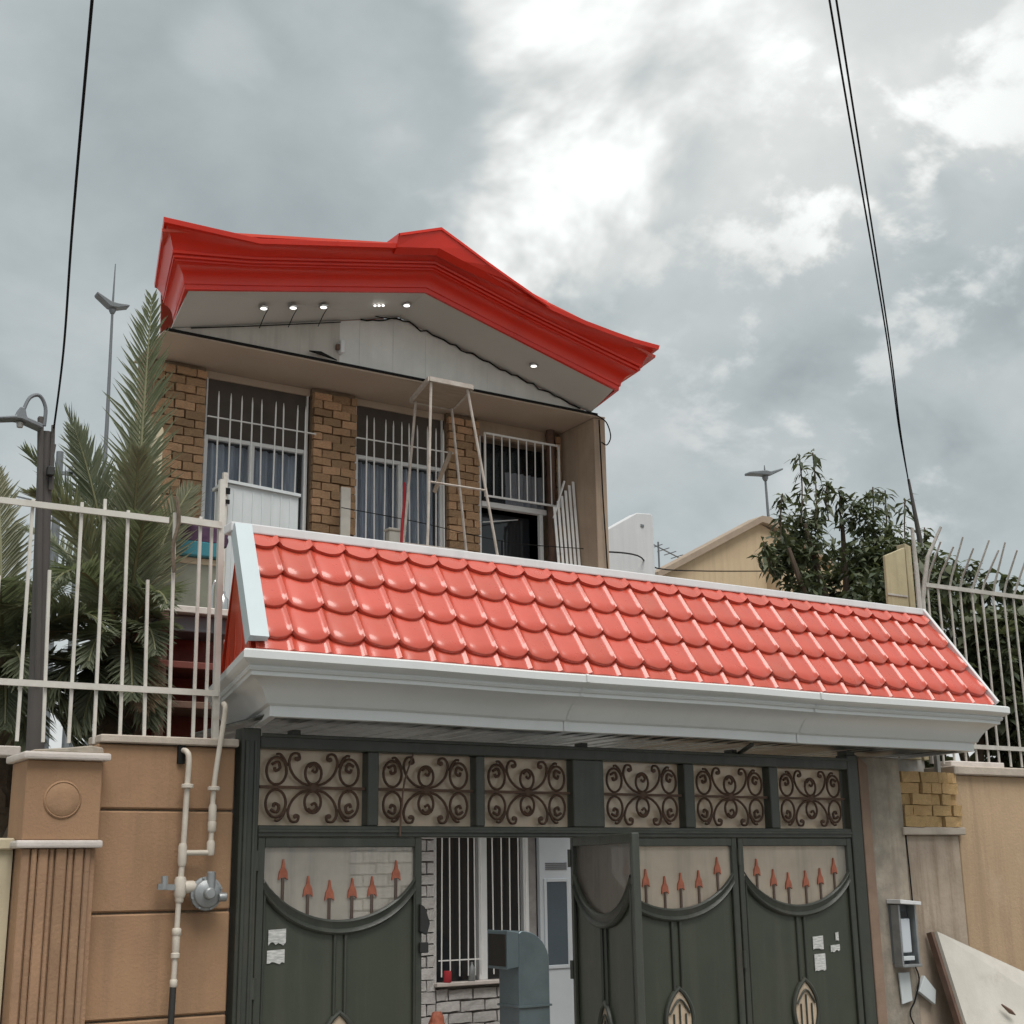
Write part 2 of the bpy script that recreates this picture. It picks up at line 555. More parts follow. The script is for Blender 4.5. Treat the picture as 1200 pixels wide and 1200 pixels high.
def smoothpath(pts, n=6):
    """Catmull-Rom through pts"""
    P = [Vector(p) for p in pts]
    out = []
    for i in range(len(P) - 1):
        p0, p1, p2, p3 = P[max(i - 1, 0)], P[i], P[i + 1], P[min(i + 2, len(P) - 1)]
        for k in range(n):
            t = k / n
            out.append(0.5 * ((2 * p1) + (-p0 + p2) * t + (2 * p0 - 5 * p1 + 4 * p2 - p3) * t * t + (-p0 + 3 * p1 - 3 * p2 + p3) * t ** 3))
    out.append(P[-1])
    return out


def brick_field(parent, me_list, x0, x1, z0, z1, y, bl, bh, jt, seed, name='brick', jit=0.009):
    """real bricks, laid in stretcher bond between x0..x1, z0..z1, faces near y"""
    rnd = random.Random(seed)
    z, row = z0, 0
    while z + bh <= z1 + 1e-6:
        x = x0 - (0 if row % 2 == 0 else bl * 0.5 + jt * .5)
        while x < x1 - 0.02:
            a, b = max(x, x0), min(x + bl, x1)
            if b - a > 0.03:
                wdt = (b - a) * rnd.uniform(.97, 1.0)
                inst(name, rnd.choice(me_list), parent, ((a + b) / 2, y + rnd.uniform(-jit, jit * 1.5), z + bh / 2 + rnd.uniform(-.004, .004)),
                     (0, rnd.uniform(-.035, .035), rnd.uniform(-.03, .03)), (wdt, 1, bh * rnd.uniform(.88, 1.04)))
            x += bl + jt
        z += bh + jt
        row += 1


def rough_brick(name, material, depth, seed, j=0.05):
    """a unit brick (1 x depth x 1) with worn, uneven corners"""
    rnd = random.Random(seed)
    mb = MB()
    nx, nz = 4, 2
    rows = []
    for k in range(nz + 1):
        rows.append([(-.5 + i / nx + (rnd.uniform(-.012, .012) if 0 < i < nx else rnd.uniform(0, .02) * (1 if i == 0 else -1)),
                      -depth / 2 + rnd.uniform(-.004, .006), -.5 + k / nz + (rnd.uniform(-j, j) if k in (0, nz) else 0)) for i in range(nx + 1)])
    mb.grid(rows)
    ring = [rows[0][i] for i in range(nx + 1)] + [rows[k][nx] for k in range(1, nz + 1)] + [rows[nz][i] for i in range(nx - 1, -1, -1)] + [rows[k][0] for k in range(nz - 1, 0, -1)]
    b = len(mb.v)
    mb.v += ring + [(x, depth / 2, z) for x, y, z in ring]
    n = len(ring)
    for i in range(n):
        mb.f.append((b + i, b + (i + 1) % n, b + n + (i + 1) % n, b + n + i))
    return mk(name, material, mb)


# ------------------------------------------------------------------ ground
struct(MB().quad((-400, -400, 0), (400, -400, 0), (400, 400, 0), (-400, 400, 0)).build('ground', 'concrete'))
struct(MB().quad((-60, -9.5, .004), (60, -9.5, .004), (60, -1.9, .004), (-60, -1.9, .004)).build('road', 'asphalt'))
struct(MB().box(-60, 60, -1.9, -.25, 0.0, .10).build('pavement', 'concrete', bevel=.012))

# ------------------------------------------------------------------ main house
house = thing('brick_house', (4.1, 5.5, 0), 'two-storey brick house with bright red pagoda-like cornice above the gate', 'house')
XC = 6.70            # gable centre
YF = 4.80            # lower front edge of the cornice
SL, SR = 2.68, 2.58  # half widths


def zbase(s):        # s signed, lower edge of the red cornice
    return 7.97 - (0.215 * -s if s < 0 else 0.262 * s)


# cornice profile: outwards, up, upturn weight at the corners
PROF = [(0, -.012, 0), (.035, -.012, 0), (.038, .034, 0), (.052, .040, 0), (.054, .062, 0), (.062, .09, 0), (.078, .122, 0), (.102, .152, 0), (.135, .176, 0), (.172, .190, 0), (.195, .193, 0),
        (.195, .212, 0), (.222, .214, 0), (.226, .228, 0), (.215, .236, 0), (.215, .246, 0), (.24, .249, 0), (.246, .268, 0), (.236, .276, .05), (.243, .284, .15),
        (.275, .318, .55), (.345, .356, 1), (.385, .360, 1), (.395, .408, 1), (.385, .414, 1), (.29, .414, 1)]
rows = []
for o_, h_, u_ in PROF:
    r = []
    ul, ur = .115 * u_, .10 * u_
    yb = 5.52
    zl, zr = zbase(-SL) + h_, zbase(SR) + h_
    r.append((XC - SL + .13 - o_ * .62, yb, zl - .06 + ul * .2 - h_ * .12))
    r.append((XC - SL - o_, YF - o_, zl + ul))
    for s in (-2.08, -1.2, -.5, 0, .5, 1.0, 1.4, 1.75, 2.05, 2.3):
        uu = ur * ((s - 1.5) / (SR + .25 - 1.5)) ** 1.7 if s > 1.5 else 0
        sag = -.045 * u_ * max(0, 1 - abs(s - 1.5) / .9)
        xs = XC + s + o_ * (max(0, (s - 1.2) / (SR - 1.2)) if s > 0 else 0)
        r.append((xs, YF - o_, zbase(s) + h_ + uu + sag))
    r.append((XC + SR + o_, YF - o_, zr + ur))
    r.append((XC + SR + .13 + o_ * .62, yb, zr - .03 - h_ * .1))
    rows.append(r)
cornice = MB().grid(rows).build('cornice', 'red_paint', house, smooth=True, autos=28, solid=.012)
for s in (-1.25, 1.15):
    jr = [[(XC + s + dx, YF - o_ - .004, zbase(s + dx) + h_ - (.045 * u_ * max(0, 1 - abs(s - 1.5) / .9) if s > 0 else 0) + .001) for dx in (0, .02)] for o_, h_, u_ in PROF[1:-2]]
    MB().grid(jr).build('lap_joint', 'red_paint', house)
# raised ridge cap at the gable peak
cap = MB()
caprow = []
for s, lo, hi in ((-.52, .30, .50), (-.26, .30, .545), (0, .30, .59), (.3, .30, .535), (.6, .315, .475), (.9, .33, .425), (1.2, .34, .380), (1.4, .34, .355)):
    caprow.append((XC - .03 + s, zbase(s) + lo, zbase(s) + hi))
front = [[(x, YF - .33, z0), (x, YF - .395, z0 + .06), (x, YF - .43, z1 - .035), (x, YF - .445, z1 - .03), (x, YF - .445, z1), (x, YF - .1, z1 + .02)] for x, z0, z1 in caprow]
cap.grid(front)
cap.quad(*front[0])
cap.build('ridge_cap', 'red_paint', house, solid=.01)
# roof deck above
dk = MB()
for s0, s1 in ((-SL - .38, 0), (0, SR + .38)):
    za, zb = zbase(max(s0, -SL)) + .40, zbase(min(s1, SR)) + .40
    dk.quad((XC + s0, YF - .33, za), (XC + s1, YF - .33, zb), (XC + s1 + 1.2, 11, zb), (XC + s0 + 2.1, 11, za))
dk.build('roof', 'red_sheet', house, solid=.03)
# soffit boards: two slopes from the wall to the cornice


def ztym(x):
    return 7.935 - .262 * abs(x - 6.75)


so = MB()
so.quad((XC - SL + .02, YF, zbase(-SL) - .004), (XC, YF, zbase(0) - .004), (6.75, 5.5, ztym(6.75)), (4.1, 5.5, ztym(4.1)))
so.build('soffit', 'soffit_grey', house, solid=.012)
so = MB()
so.quad((XC, YF, zbase(0) - .004), (XC + SR - .02, YF, zbase(SR) - .004), (9.42, 5.5, ztym(9.42)), (6.75, 5.5, ztym(6.75)))
so.build('soffit', 'soffit_grey', house, solid=.012)
# gable face in two panels
tl = MB().prism([(4.13, 7.236), (6.0, 7.236), (6.0, ztym(6.0) - .01), (4.13, ztym(4.13) + .002)], 5.475, 5.62)
tl.build('gable_board', 'tympanum_board', house)
x0 = 6.004
poly = [(x0, 7.236), (9.38, 7.236), (6.75, ztym(6.75) - .01), (x0, ztym(x0) - .01)]
MB().prism(poly, 5.49, 5.62).build('gable_board', 'tympanum_light', house)
for i in range(5):   # joints of the pale sheet
    x = 6.25 + i * .42
    if x < 8.6:
        MB().box(x, x + .006, 5.486, 5.492, 7.25, ztym(x) - .03).build('joint_strip', 'tympanum_light', house)
MB().box(4.05, 9.5, 5.455, 5.70, 7.205, 7.232).build('gap_shadow_strip', 'cable_black', house)  # black strip stands in for the shadow in the gap above the ceiling
MB().box(4.02, 9.62, 5.47, 6.5, 7.186, 7.204).build('porch_ceiling', 'ceiling_paint', house)
# twisted cable along the gable and loose wires
pts = []
for i in range(40):
    t = i / 39
    x = 6.25 + t * 3.0
    pts.append((x, 5.47 - .008 * math.sin(i * 1.7), ztym(x) - .02 + .012 * math.cos(i * 2.3) - (0.02 if i % 7 == 3 else 0)))
MB().tube(pts, .009, 5).build('gable_cable', 'cable_black', house)
MB().tube(smoothpath([(6.0, 5.46, 7.80), (6.2, 5.44, 7.83), (6.3, 5.45, 7.92), (6.45, 5.44, 7.86), (6.75, 5.45, 7.9)]), .007, 5).build('gable_cable', 'cable_black', house)
MB().tube([(4.3, 5.46, ztym(4.3) - .01), (5.0, 5.455, ztym(5.0) - .025), (6.0, 5.46, ztym(6) - .03)], .006, 5).build('gable_cable', 'cable_black', house)
MB().tube(smoothpath([(9.47, 5.44, 7.2), (9.60, 5.42, 7.12), (9.66, 5.42, 6.95), (9.60, 5.42, 6.83), (9.53, 5.44, 6.86)]), .008, 5).build('loose_wire', 'cable_black', house)
MB().tube(smoothpath([(9.52, 5.46, 7.15), (9.54, 5.46, 6.2), (9.57, 5.46, 5.4), (9.6, 5.46, 4.4)]), .009, 5).build('loose_wire', 'cable_black', house)
b = MB()
b.tube([(5.62, 5.43, 7.28), (5.75, 5.42, 7.275), (5.95, 5.43, 7.235)], [.006, .022, .006], 6)
b.build('sealant_strip', 'cable_black', house)
lampb = MB().box(5.985, 6.03, 5.40, 5.49, 7.33, 7.48).build('wall_lamp', 'white_metal', house, bevel=.01, seg=2)
MB().box(5.95, 5.984, 5.43, 5.475, 7.37, 7.43).build('lamp_bracket', 'wood_brown', lampb)
# recessed spotlights in the soffit
for x, lit_ in ((4.95, 1), (5.28, 1), (5.63, 1), (6.64, 1), (8.33, 0)):
    y = 5.10
    z = (zbase(x - XC) + ztym(x)) / 2 - .01
    s = MB().lathe([(.045, .012), (.055, .0), (.052, -.012), (.036, -.012), (.034, .0)], (x, y, z), 'z', 16)
    sp = s.build('spotlight', 'chrome', house, smooth=True)
    MB().lathe([(.001, -.006), (.036, -.006), (.036, -.014), (.001, -.02)], (x, y, z), 'z', 14).build('lamp_lens', 'spot_lit', sp)
    if x < 6:
        MB().tube(smoothpath([(x + .05, y, z - .005), (x + .075, y + .17, z - .02), (x + .10, 5.46, z - .08)]), .005, 4).build('lamp_wire', 'cable_black', sp)
for i in range(3):
    x = 6.245 + i * .05
    z = (zbase(x - XC) + ztym(x)) / 2 - .012
    MB().lathe([(.014, .004), (.016, 0), (.014, -.01), (.001, -.012)], (x, 5.1, z), 'z', 10).build('indicator_light', 'spot_lit', house)

# upper walls: piers, lintel and spandrel (mortar core) with real bricks in front
YB = 6.26
core = MB()
PIERS = ((4.17, 4.76), (6.03, 6.58), (7.80, 8.24), (9.37, 9.46))
for a, b_ in PIERS:
    core.box(a, b_, YB, 6.55, 3.75, 7.184)
core.box(4.762, 9.368, YB + .03, 6.55, 3.75, 4.55)
core.build('upper_wall', 'mortar_dark', house)
upw = [o for o in house.children if o.name.startswith('upper_wall')][0]
BR = [rough_brick('brick', 'brick', .10, s) for s in range(6)]
for i, (a, b_) in enumerate(PIERS[:3]):
    brick_field(upw, BR, a + .004, b_ - .004, 5.10, 7.18, YB - .012, .225, .087, .010, 20 + i)
brick_field(upw, BR, 9.375, 9.455, 5.10, 7.18, YB - .012, .225, .087, .010, 31)
MB().box(4.762, 6.028, YB + .05, 6.5, 7.10, 7.183).build('lintel', 'ceiling_paint', house)
MB().box(6.582, 7.798, YB + .05, 6.5, 7.10, 7.183).build('lintel', 'ceiling_paint', house)
MB().box(8.242, 9.368, YB + .02, 6.5, 6.98, 7.183).build('lintel', 'wing_plaster', house)
MB().prism([(9.47, 3.76), (9.64, 3.76), (9.64, 7.184), (9.47, 7.184)], 5.5, 6.6).build('wing_wall', 'wing_plaster', house, bevel=.008)
MB().tube([(9.28, 6.2, 3.8), (9.285, 6.2, 7.184)], .055, 10).build('downpipe', 'wood_brown', house, smooth=True)
MB().box(3.98, 9.66, 4.85, 6.6, 3.58, 3.755).build('balcony_floor', 'white_stone', house, bevel=.01)
sw = MB()
sw.quad((4.17, 6.40, 0), (5.75, 11, 0), (5.75, 11, 7.18), (4.17, 6.40, 7.18))
sw.build('side_wall', 'wing_plaster', house, solid=.12)
MB().box(9.475, 9.635, 6.61, 11, 0, 7.18).build('side_wall', 'wing_plaster', house)
MB().box(5.76, 9.46, 10.8, 11, 0, 7.18).build('rear_wall', 'wing_plaster', house)
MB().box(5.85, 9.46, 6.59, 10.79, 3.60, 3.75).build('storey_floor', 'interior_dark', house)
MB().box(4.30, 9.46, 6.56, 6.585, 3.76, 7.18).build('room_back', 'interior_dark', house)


def curtain(parent, x0, x1, z0, z1, y, material, waves, amp=.03, seed=0):
    rnd = random.Random(seed)
    n = waves * 6
    ph = [rnd.uniform(.7, 1.3) for _ in range(waves + 1)]
    rows = []
    for k, z in enumerate((z0, (z0 + z1) / 2, z1)):
        r = []
        for i in range(n + 1):
            t = i / n
            r.append((x0 + (x1 - x0) * t + .01 * math.sin(9 * t + k), y + amp * ph[min(int(t * waves), waves)] * math.sin(t * waves * 2 * math.pi + .3 * k), z))
        rows.append(r)
    return MB().grid(rows).build('curtain', material, parent, smooth=True)


def casement(x0, x1, z0, zt, ztop, mull, seed):
    fr = MB()
    y0, y1 = 6.30, 6.36
    fw = .045
    fr.box(x0, x0 + fw, y0, y1, z0, zt)
    fr.box(x1 - fw, x1, y0, y1, z0, zt)
    fr.box(x0 + fw, x1 - fw, y0, y1, zt - fw, zt)
    fr.box(x0 + fw, x1 - fw, y0, y1, z0, z0 + fw)
    fr.box(mull - .03, mull + .03, y0 - .006, y1, z0 + fw, zt - fw)
    fr.box(x0 + .002, x0 + .022, y0, y1, zt, ztop)
    fr.box(x1 - .022, x1 - .002, y0, y1, zt, ztop)
    wn = fr.build('window', 'window_frame', house, bevel=.004)
    for a, b_ in ((x0 + fw, mull - .03), (mull + .03, x1 - fw)):
        p = MB().box(a, b_, y1 - .03, y1 - .024, z0 + fw, zt - fw)
        p.build('pane', 'pane_clear', wn)
    MB().box(x0 + .022, x1 - .022, y1 - .03, y1 - .024, zt, ztop).build('fanlight_panel', 'panel_brown', wn)
    curtain(wn, x0 + .05, x1 - .05, z0 + .05, zt - .05, 6.44, 'curtain_blue', 9, .028, seed)
    return wn


# a clear pane: mostly see-through with a sky reflection
mt = mat('pane_clear', (.05, .055, .06), None, .3, 2, .04, .02, spec=.7, alpha=.14)


def grille(x0, x1, n, z0, ztop, rails, y=6.15, r=.009, ext=.07):
    g = None
    for z in reversed(rails):
        r_ = MB().bar((x0 - ext, y, z), (x1 + ext, y, z + random.uniform(-.006, .006)), .02, .012)
        o = r_.build('window_grille' if g is None else 'rail', 'grille_white', house if g is None else g)
        g = g or o
    bar = mk('bar', 'grille_white', MB().tube([(0, 0, 0), (0, 0, ztop - z0 - .07), (0, 0, ztop - z0)], [r, r, .002], 6))
    for i in range(n):
        x = x0 + (x1 - x0) * (i + .5) / n
        inst('bar', bar, g, (x, y - .016, z0), (random.uniform(-.008, .008), random.uniform(-.012, .012), 0))
    return g


casement(4.785, 6.01, 4.56, 6.44, 7.10, 5.34, 1)
casement(6.60, 7.78, 4.56, 6.49, 7.10, 7.2, 2)
grille(4.83, 5.97, 9, 4.7, 6.90, (4.9, 6.60))
grille(6.62, 7.76, 10, 4.7, 6.92, (4.9, 6.64))
# third opening: caged fanlight above a dark doorway
fr = MB()
fr.box(8.25, 8.30, 6.27, 6.33, 3.76, 6.98)
fr.box(9.15, 9.20, 6.27, 6.33, 3.76, 6.13)
fr.box(8.30, 9.25, 6.26, 6.34, 6.08, 6.145)
w3 = fr.build('window', 'window_frame', house, bevel=.004)
MB().box(8.30, 9.36, 6.345, 6.35, 6.15, 6.98).build('pane', 'pane_clear', w3)
curtain(w3, 8.75, 9.33, 6.16, 6.62, 6.44, 'curtain_white', 6, .02, 5)
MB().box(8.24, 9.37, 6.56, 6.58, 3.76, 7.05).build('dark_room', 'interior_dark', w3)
MB().box(8.32, 9.14, 6.50, 6.51, 5.1, 6.07).build('pane', 'glass_dark', w3)
MB().bar((8.36, 6.35, 5.9), (8.95, 6.47, 6.03), .012).build('transom_rod', 'window_frame', w3)
MB().bar((8.74, 6.48, 5.1), (8.74, 6.48, 5.75), .012).build('glazing_bar', 'lamp_grey', w3)
cg = MB()
for p, q in (((8.265, 6.12, 6.17), (9.355, 6.12, 6.17)), ((8.265, 6.12, 6.965), (9.355, 6.12, 6.965)), ((8.265, 6.12, 6.16), (8.265, 6.12, 6.975)), ((9.355, 6.12, 6.16), (9.355, 6.12, 6.975))):
    cg.bar(p, q, .022)
cage = cg.build('window_grille', 'grille_white', house)
bm_ = mk('bar', 'grille_white', MB().tube([(0, 0, 0), (0, 0, .78)], .008, 6))
for i in range(8):
    inst('bar', bm_, cage, (8.265 + 1.09 * (i + 1) / 9, 6.12, 6.175), (0, random.uniform(-.012, .012), 0))

# ground floor, seen through the open gate
gw = MB()
gw.box(4.17, 7.64, 6.28, 6.5, 0, 3.578)
gw.box(7.642, 8.90, 6.28, 6.5, 0, .58)
gw.box(7.642, 9.46, 6.28, 6.5, 2.45, 3.578)
gw.box(8.90, 9.0, 6.28, 6.5, 0, 2.448)
gwall = gw.build('lower_wall', 'white_mortar', house)
WB = [rough_brick('brick', 'white_brick', .06, 40 + s, .03) for s in range(4)]
brick_field(gwall, WB, 6.6, 7.64, .02, 2.5, 6.262, .30, .112, .012, 51, jit=.003)
brick_field(gwall, WB, 7.65, 8.89, .04, .56, 6.262, .30, .112, .012, 52, jit=.003)
MB().box(7.62, 8.92, 6.16, 6.30, .56, .60).build('window_sill', 'white_stone', house, bevel=.006)
fr = MB()
fr.box(7.645, 7.69, 6.30, 6.36, .6, 2.445).box(8.22, 8.33, 6.27, 6.36, .6, 2.445).box(8.82, 8.895, 6.27, 6.36, .6, 2.445).box(7.69, 8.22, 6.30, 6.36, 2.40, 2.445)
wl = fr.build('window', 'window_frame', house, bevel=.004)
MB().box(7.69, 8.22, 6.34, 6.346, .6, 2.4).build('pane', 'glass_dark', wl)
MB().box(8.33, 8.82, 6.34, 6.346, .6, 2.44).build('pane', 'glass_dark', wl)
gr = MB().bar((7.66, 6.2, 2.3), (8.84, 6.2, 2.3), .022, .012).build('window_grille', 'grille_white', house)
MB().bar((7.66, 6.2, .83), (8.22, 6.2, .83), .022, .012).build('rail', 'grille_white', gr)
bm_ = mk('bar', 'grille_white', MB().tube([(0, 0, 0), (0, 0, 1.72)], .0075, 6))
for x in (7.69, 7.80, 7.92, 8.03, 8.12, 8.2, 8.36, 8.47, 8.58, 8.70, 8.80):
    inst('bar', bm_, gr, (x, 6.19, .66), (0, random.uniform(-.006, .006), 0))
dr = MB().box(9.0, 9.46, 6.20, 6.26, .03, 2.445)
dr.box(9.05, 9.09, 6.185, 6.2, .68, 1.68).box(9.37, 9.41, 6.185, 6.2, .68, 1.68).box(9.09, 9.37, 6.185, 6.2, .68, .72).box(9.09, 9.37, 6.185, 6.2, 1.64, 1.68)
door = dr.build('door', 'door_white', house, bevel=.004)
MB().box(9.09, 9.37, 6.192, 6.199, .72, 1.64).build('pane', 'door_glass', door)
for i in range(4):
    MB().box(9.08, 9.38, 6.19, 6.2, 1.78 + i * .022, 1.79 + i * .022).build('vent_slat', 'lamp_grey', door)

# ------------------------------------------------------------------ things on the balcony
st = thing('tube_stand', (7.1, 5.0, 3.755), 'tall rusty steel-tube stand with square tray on top on the balcony', 'stand')
ZT = 6.93
legs = (((6.785, 4.80, ZT), (6.70, 4.80, 3.76)), ((6.94, 5.44, ZT), (6.78, 5.70, 3.76)), ((7.245, 4.80, ZT), (7.86, 4.80, 3.76)), ((7.41, 5.44, ZT), (7.90, 5.70, 3.76)))
for p, q in legs:
    mid_ = (Vector(p) + Vector(q)) / 2 + Vector((.01, 0, 0))
    MB().tube([p, mid_, q], .016, 7).build('leg', 'steel_tube', st, smooth=True)


def on_leg(i, z):
    p, q = Vector(legs[i][0]), Vector(legs[i][1])
    return p + (q - p) * ((p.z - z) / (p.z - q.z))


for i, j, z in ((0, 2, 5.80), (1, 3, 5.3), (0, 1, 5.0), (2, 3, 5.0)):
    MB().tube([on_leg(i, z), on_leg(j, z)], .012, 6).build('cross_bar', 'steel_tube', st)
tq = [(6.74, 4.76), (7.285, 4.76), (7.45, 5.48), (6.90, 5.48)]
tm = MB()
tm.v += [(x, y, ZT + .001) for x, y in tq] + [(x, y, ZT + .03) for x, y in tq]
tm.f += [(0, 1, 2, 3), (7, 6, 5, 4), (0, 4, 5, 1), (1, 5, 6, 2), (2, 6, 7, 3), (3, 7, 4, 0)]
tm.build('tray', 'plywood', st)
for p, q in zip(tq, tq[1:] + tq[:1]):
    MB().bar((*p, ZT + .02), (*q, ZT + .02), .03, .05).build('tray_rim', 'steel_tube', st)
MB().bar((7.28, 5.62, 5.95), (7.46, 5.55, 6.45), .05, .012).build('brace_board', 'plywood', st)

cb = thing('sheet_cabinet', (5.0, 5.0, 3.755), 'pale grey-white sheet-metal cabinet in front of the left upper window', 'cabinet')
MB().box(4.60, 5.36, 5.0, 5.35, 3.76, 5.53).build('body', 'cabinet_white', cb, bevel=.01)
for i in range(7):
    MB().box(4.66 + i * .1, 4.672 + i * .1, 4.994, 5.0, 4.2, 5.47).build('rib', 'cabinet_white', cb)
MB().prism([(4.57, 5.53), (5.37, 5.485), (5.37, 5.515), (4.57, 5.56)], 4.97, 5.37).build('lid', 'cabinet_white', cb)
MB().bar((4.565, 4.97, 3.76), (4.555, 4.97, 5.62), .045).build('post', 'fence_paint', cb)
MB().box(4.55, 4.60, 4.93, 4.95, 5.40, 5.46).box(4.55, 4.60, 4.93, 4.95, 5.3, 5.34).build('hinge', 'cable_black', cb)

tag(MB().box(6.30, 6.42, 6.0, 6.03, 3.757, 5.98).build('plank', 'board_white', base=(6.36, 6, 3.757), bevel=.006), 'narrow grey-white plank upright against the brick pier', 'plank')
sl = thing('slat_bundle', (9.3, 5.8, 3.755), 'bundle of white metal slats leaning in the balcony corner by the wing wall', 'slats')
for i in range(6):
    t = i / 5
    x = 9.14 + .29 * t
    MB().bar((x + .01, 5.72, 3.76), (x, 5.93, 6.10 + .38 * t - (.02 if i == 5 else 0)), .034, .012).build('slat', 'grille_white', sl)
MB().bar((9.12, 5.92, 5.95), (9.3, 5.93, 6.45), .02).build('tie_bar', 'grille_white', sl)
tag(MB().tube(smoothpath([(6.90, 5.62, 6.02), (6.885, 5.6, 5.75), (6.85, 5.58, 5.45), (6.85, 5.6, 4.9)]), [.006] + [.018] * 16 + [.02, .012], 7).build('red_cloth', 'cloth_red', base=(6.85, 5.6, 4.9), smooth=True),
    'rolled red cloth hanging in front of the middle window grille', 'cloth')
tag(MB().box(6.86, 7.05, 5.9, 6.0, 3.757, 5.52).box(6.84, 7.07, 5.88, 6.02, 5.52, 5.55).build('planter_box', 'board_white', base=(6.95, 5.95, 3.757), bevel=.01),
    'pale box standing behind the middle window bars on the balcony', 'box')
cl = thing('clothes_line', (7.9, 5.3, 3.755), 'thin wire clothes line strung across the balcony', 'clothes line')
MB().tube(smoothpath([(6.28, 5.95, 5.72), (7.2, 5.9, 5.66), (8.4, 5.85, 5.55), (9.47, 5.8, 5.58)]), .005, 4).build('wire', 'cable_black', cl)

# ------------------------------------------------------------------ gate canopy
can = thing('gate_canopy', (5.6, -.2, 2.5), 'long red tiled canopy with pale grey coved fascia over the gate', 'canopy')
FP = [(-.06, .0), (0, 0), (.0, .058), (.022, .064), (.03, .068), (.042, .09), (.062, .118), (.092, .148), (.128, .172), (.165, .188), (.19, .193), (.19, .214), (.205, .218), (.212, .232), (.208, .244),
      (.225, .25), (.25, .262), (.262, .272), (.262, .312), (.25, .322), (.20, .322)]
sx, sy = .233, .972
rows = []
for o_, h_ in FP:
    r = []
    z = 2.597 + h_
    L = 1.75
    r.append((2.885 - o_ * 1.0 + sx * L, -.45 - o_ + L * sy, z))
    r.append((2.885 - o_, -.45 - o_, z))
    for k in range(1, 8):
        x = 2.885 + k * .8
        r.append((x, -.45 - o_, z + .004 * math.sin(k * 2.1)))
    xr = 8.63 + .5 * o_
    r.append((xr, -.45 - o_, z))
    r.append((xr + .1, .9, z))
    rows.append(r)
fas = MB().grid(rows)
fas.build('fascia', 'fascia_metal', can, smooth=True, autos=25, solid=.008)
for x in (4.83, 6.79):      # lapped joints of the fascia lengths
    jr = [[(x, -.452 - o_ - .003, 2.597 + h_), (x + .022, -.452 - o_ - .003, 2.597 + h_)] for o_, h_ in FP[1:-1]]
    MB().grid(jr).build('lap_joint', 'fascia_metal', can)
# silver ribbed soffit, boards running out from the gate
sofm = []
for i in range(40):
    a, b_ = 2.93 + i * .1425, 2.93 + (i + 1) * .1425 - .006
    dx = random.uniform(-.01, .01)
    MB().prism([(a, 2.622), (a + .02, 2.611 + dx * .4), (b_ - .02, 2.611 - dx * .4), (b_, 2.622), (b_, 2.63), (a, 2.63)], -.435, .95).build('soffit_strip', 'zinc', can)
E0, E1 = (2.69, 8.64), (2.765, 8.445)
YE, ZE, YR, ZR = -.665, 2.925, -.2, 3.685
LS = math.hypot(YR - YE, ZR - ZE)
ANG = math.atan2(ZR - ZE, YR - YE)
MB().quad((E0[0], YE + .012, ZE - .02), (E0[1], YE + .012, ZE - .02), (E1[1], YR + .012, ZR - .02), (E1[0], YR + .012, ZR - .02)).build('underlay', 'red_sheet', can, solid=.01)
MB().quad((E1[0], YR, ZR - .01), (E1[1], YR, ZR - .01), (8.85, .52, 2.93), (2.95, .52, 2.93)).build('rear_slope', 'red_sheet', can, solid=.012)


def tile_mesh(name, length, scallop, top_lift=.0, bot_lift=.024):
    mb = MB()
    W, NU, NV = .2204, 18, 4
    rows = []

    def P(u, t, dz=0):
        sc = scallop * (1 - abs(2 * u - 1) ** 1.8)
        v = -sc + (length + sc) * t
        pan = .013 * math.sin(math.pi * u) ** .9 * (1 - .25 * u)
        rib = .020 * (math.exp(-(u / .07) ** 2) + math.exp(-((u - 1) / .07) ** 2))
        lift = bot_lift * (1 - t) + top_lift * t
        dome = .006 * math.sin(math.pi * min(1, t * 1.2)) * (1 - abs(2 * u - 1) ** 2)
        return ((u - .5) * W, v, pan + rib + lift + dome + dz)
    us = [i / NU for i in range(NU + 1)]
    # rounded nose then the pan
    rows.append([P(u, 0, -.030) for u in us])
    rows.append([P(u, 0, -.006) for u in us])
    rows.append([P(u, .02, 0) for u in us])
    for k in range(1, NV + 1):
        rows.append([P(u, .02 + .98 * k / NV) for u in us])
    mb.grid(rows)
    return mk(name, 'red_tile', mb, smooth=True, autos=60)


NC = 27
TILES = [(-.005, .115, 0.0, .004), (.108, .265, .050, .030), (.335, .265, .050, .030), (.562, .265, .050, .030), (.789, .10, .050, .030)]
mesh_cache = {}
for v0, ln, sc, bl in TILES:
    key = (ln, sc)
    if key not in mesh_cache:
        mesh_cache[key] = tile_mesh('tile', ln, sc, bot_lift=bl)
    t = (v0 + .1) / LS
    xa, xb = E0[0] + (E1[0] - E0[0]) * t, E0[1] + (E1[1] - E0[1]) * t
    wd = (xb - xa) / NC
    for c in range(NC):
        x = xa + wd * (c + .5)
        y = YE + (YR - YE) * v0 / LS
        z = ZE + (ZR - ZE) * v0 / LS
        inst('tile', mesh_cache[key], can, (x, y - .004, z + random.uniform(-.0015, .0015)), (ANG + random.uniform(-.006, .006), random.uniform(-.008, .008), 0), (wd / .2204, 1, 1))
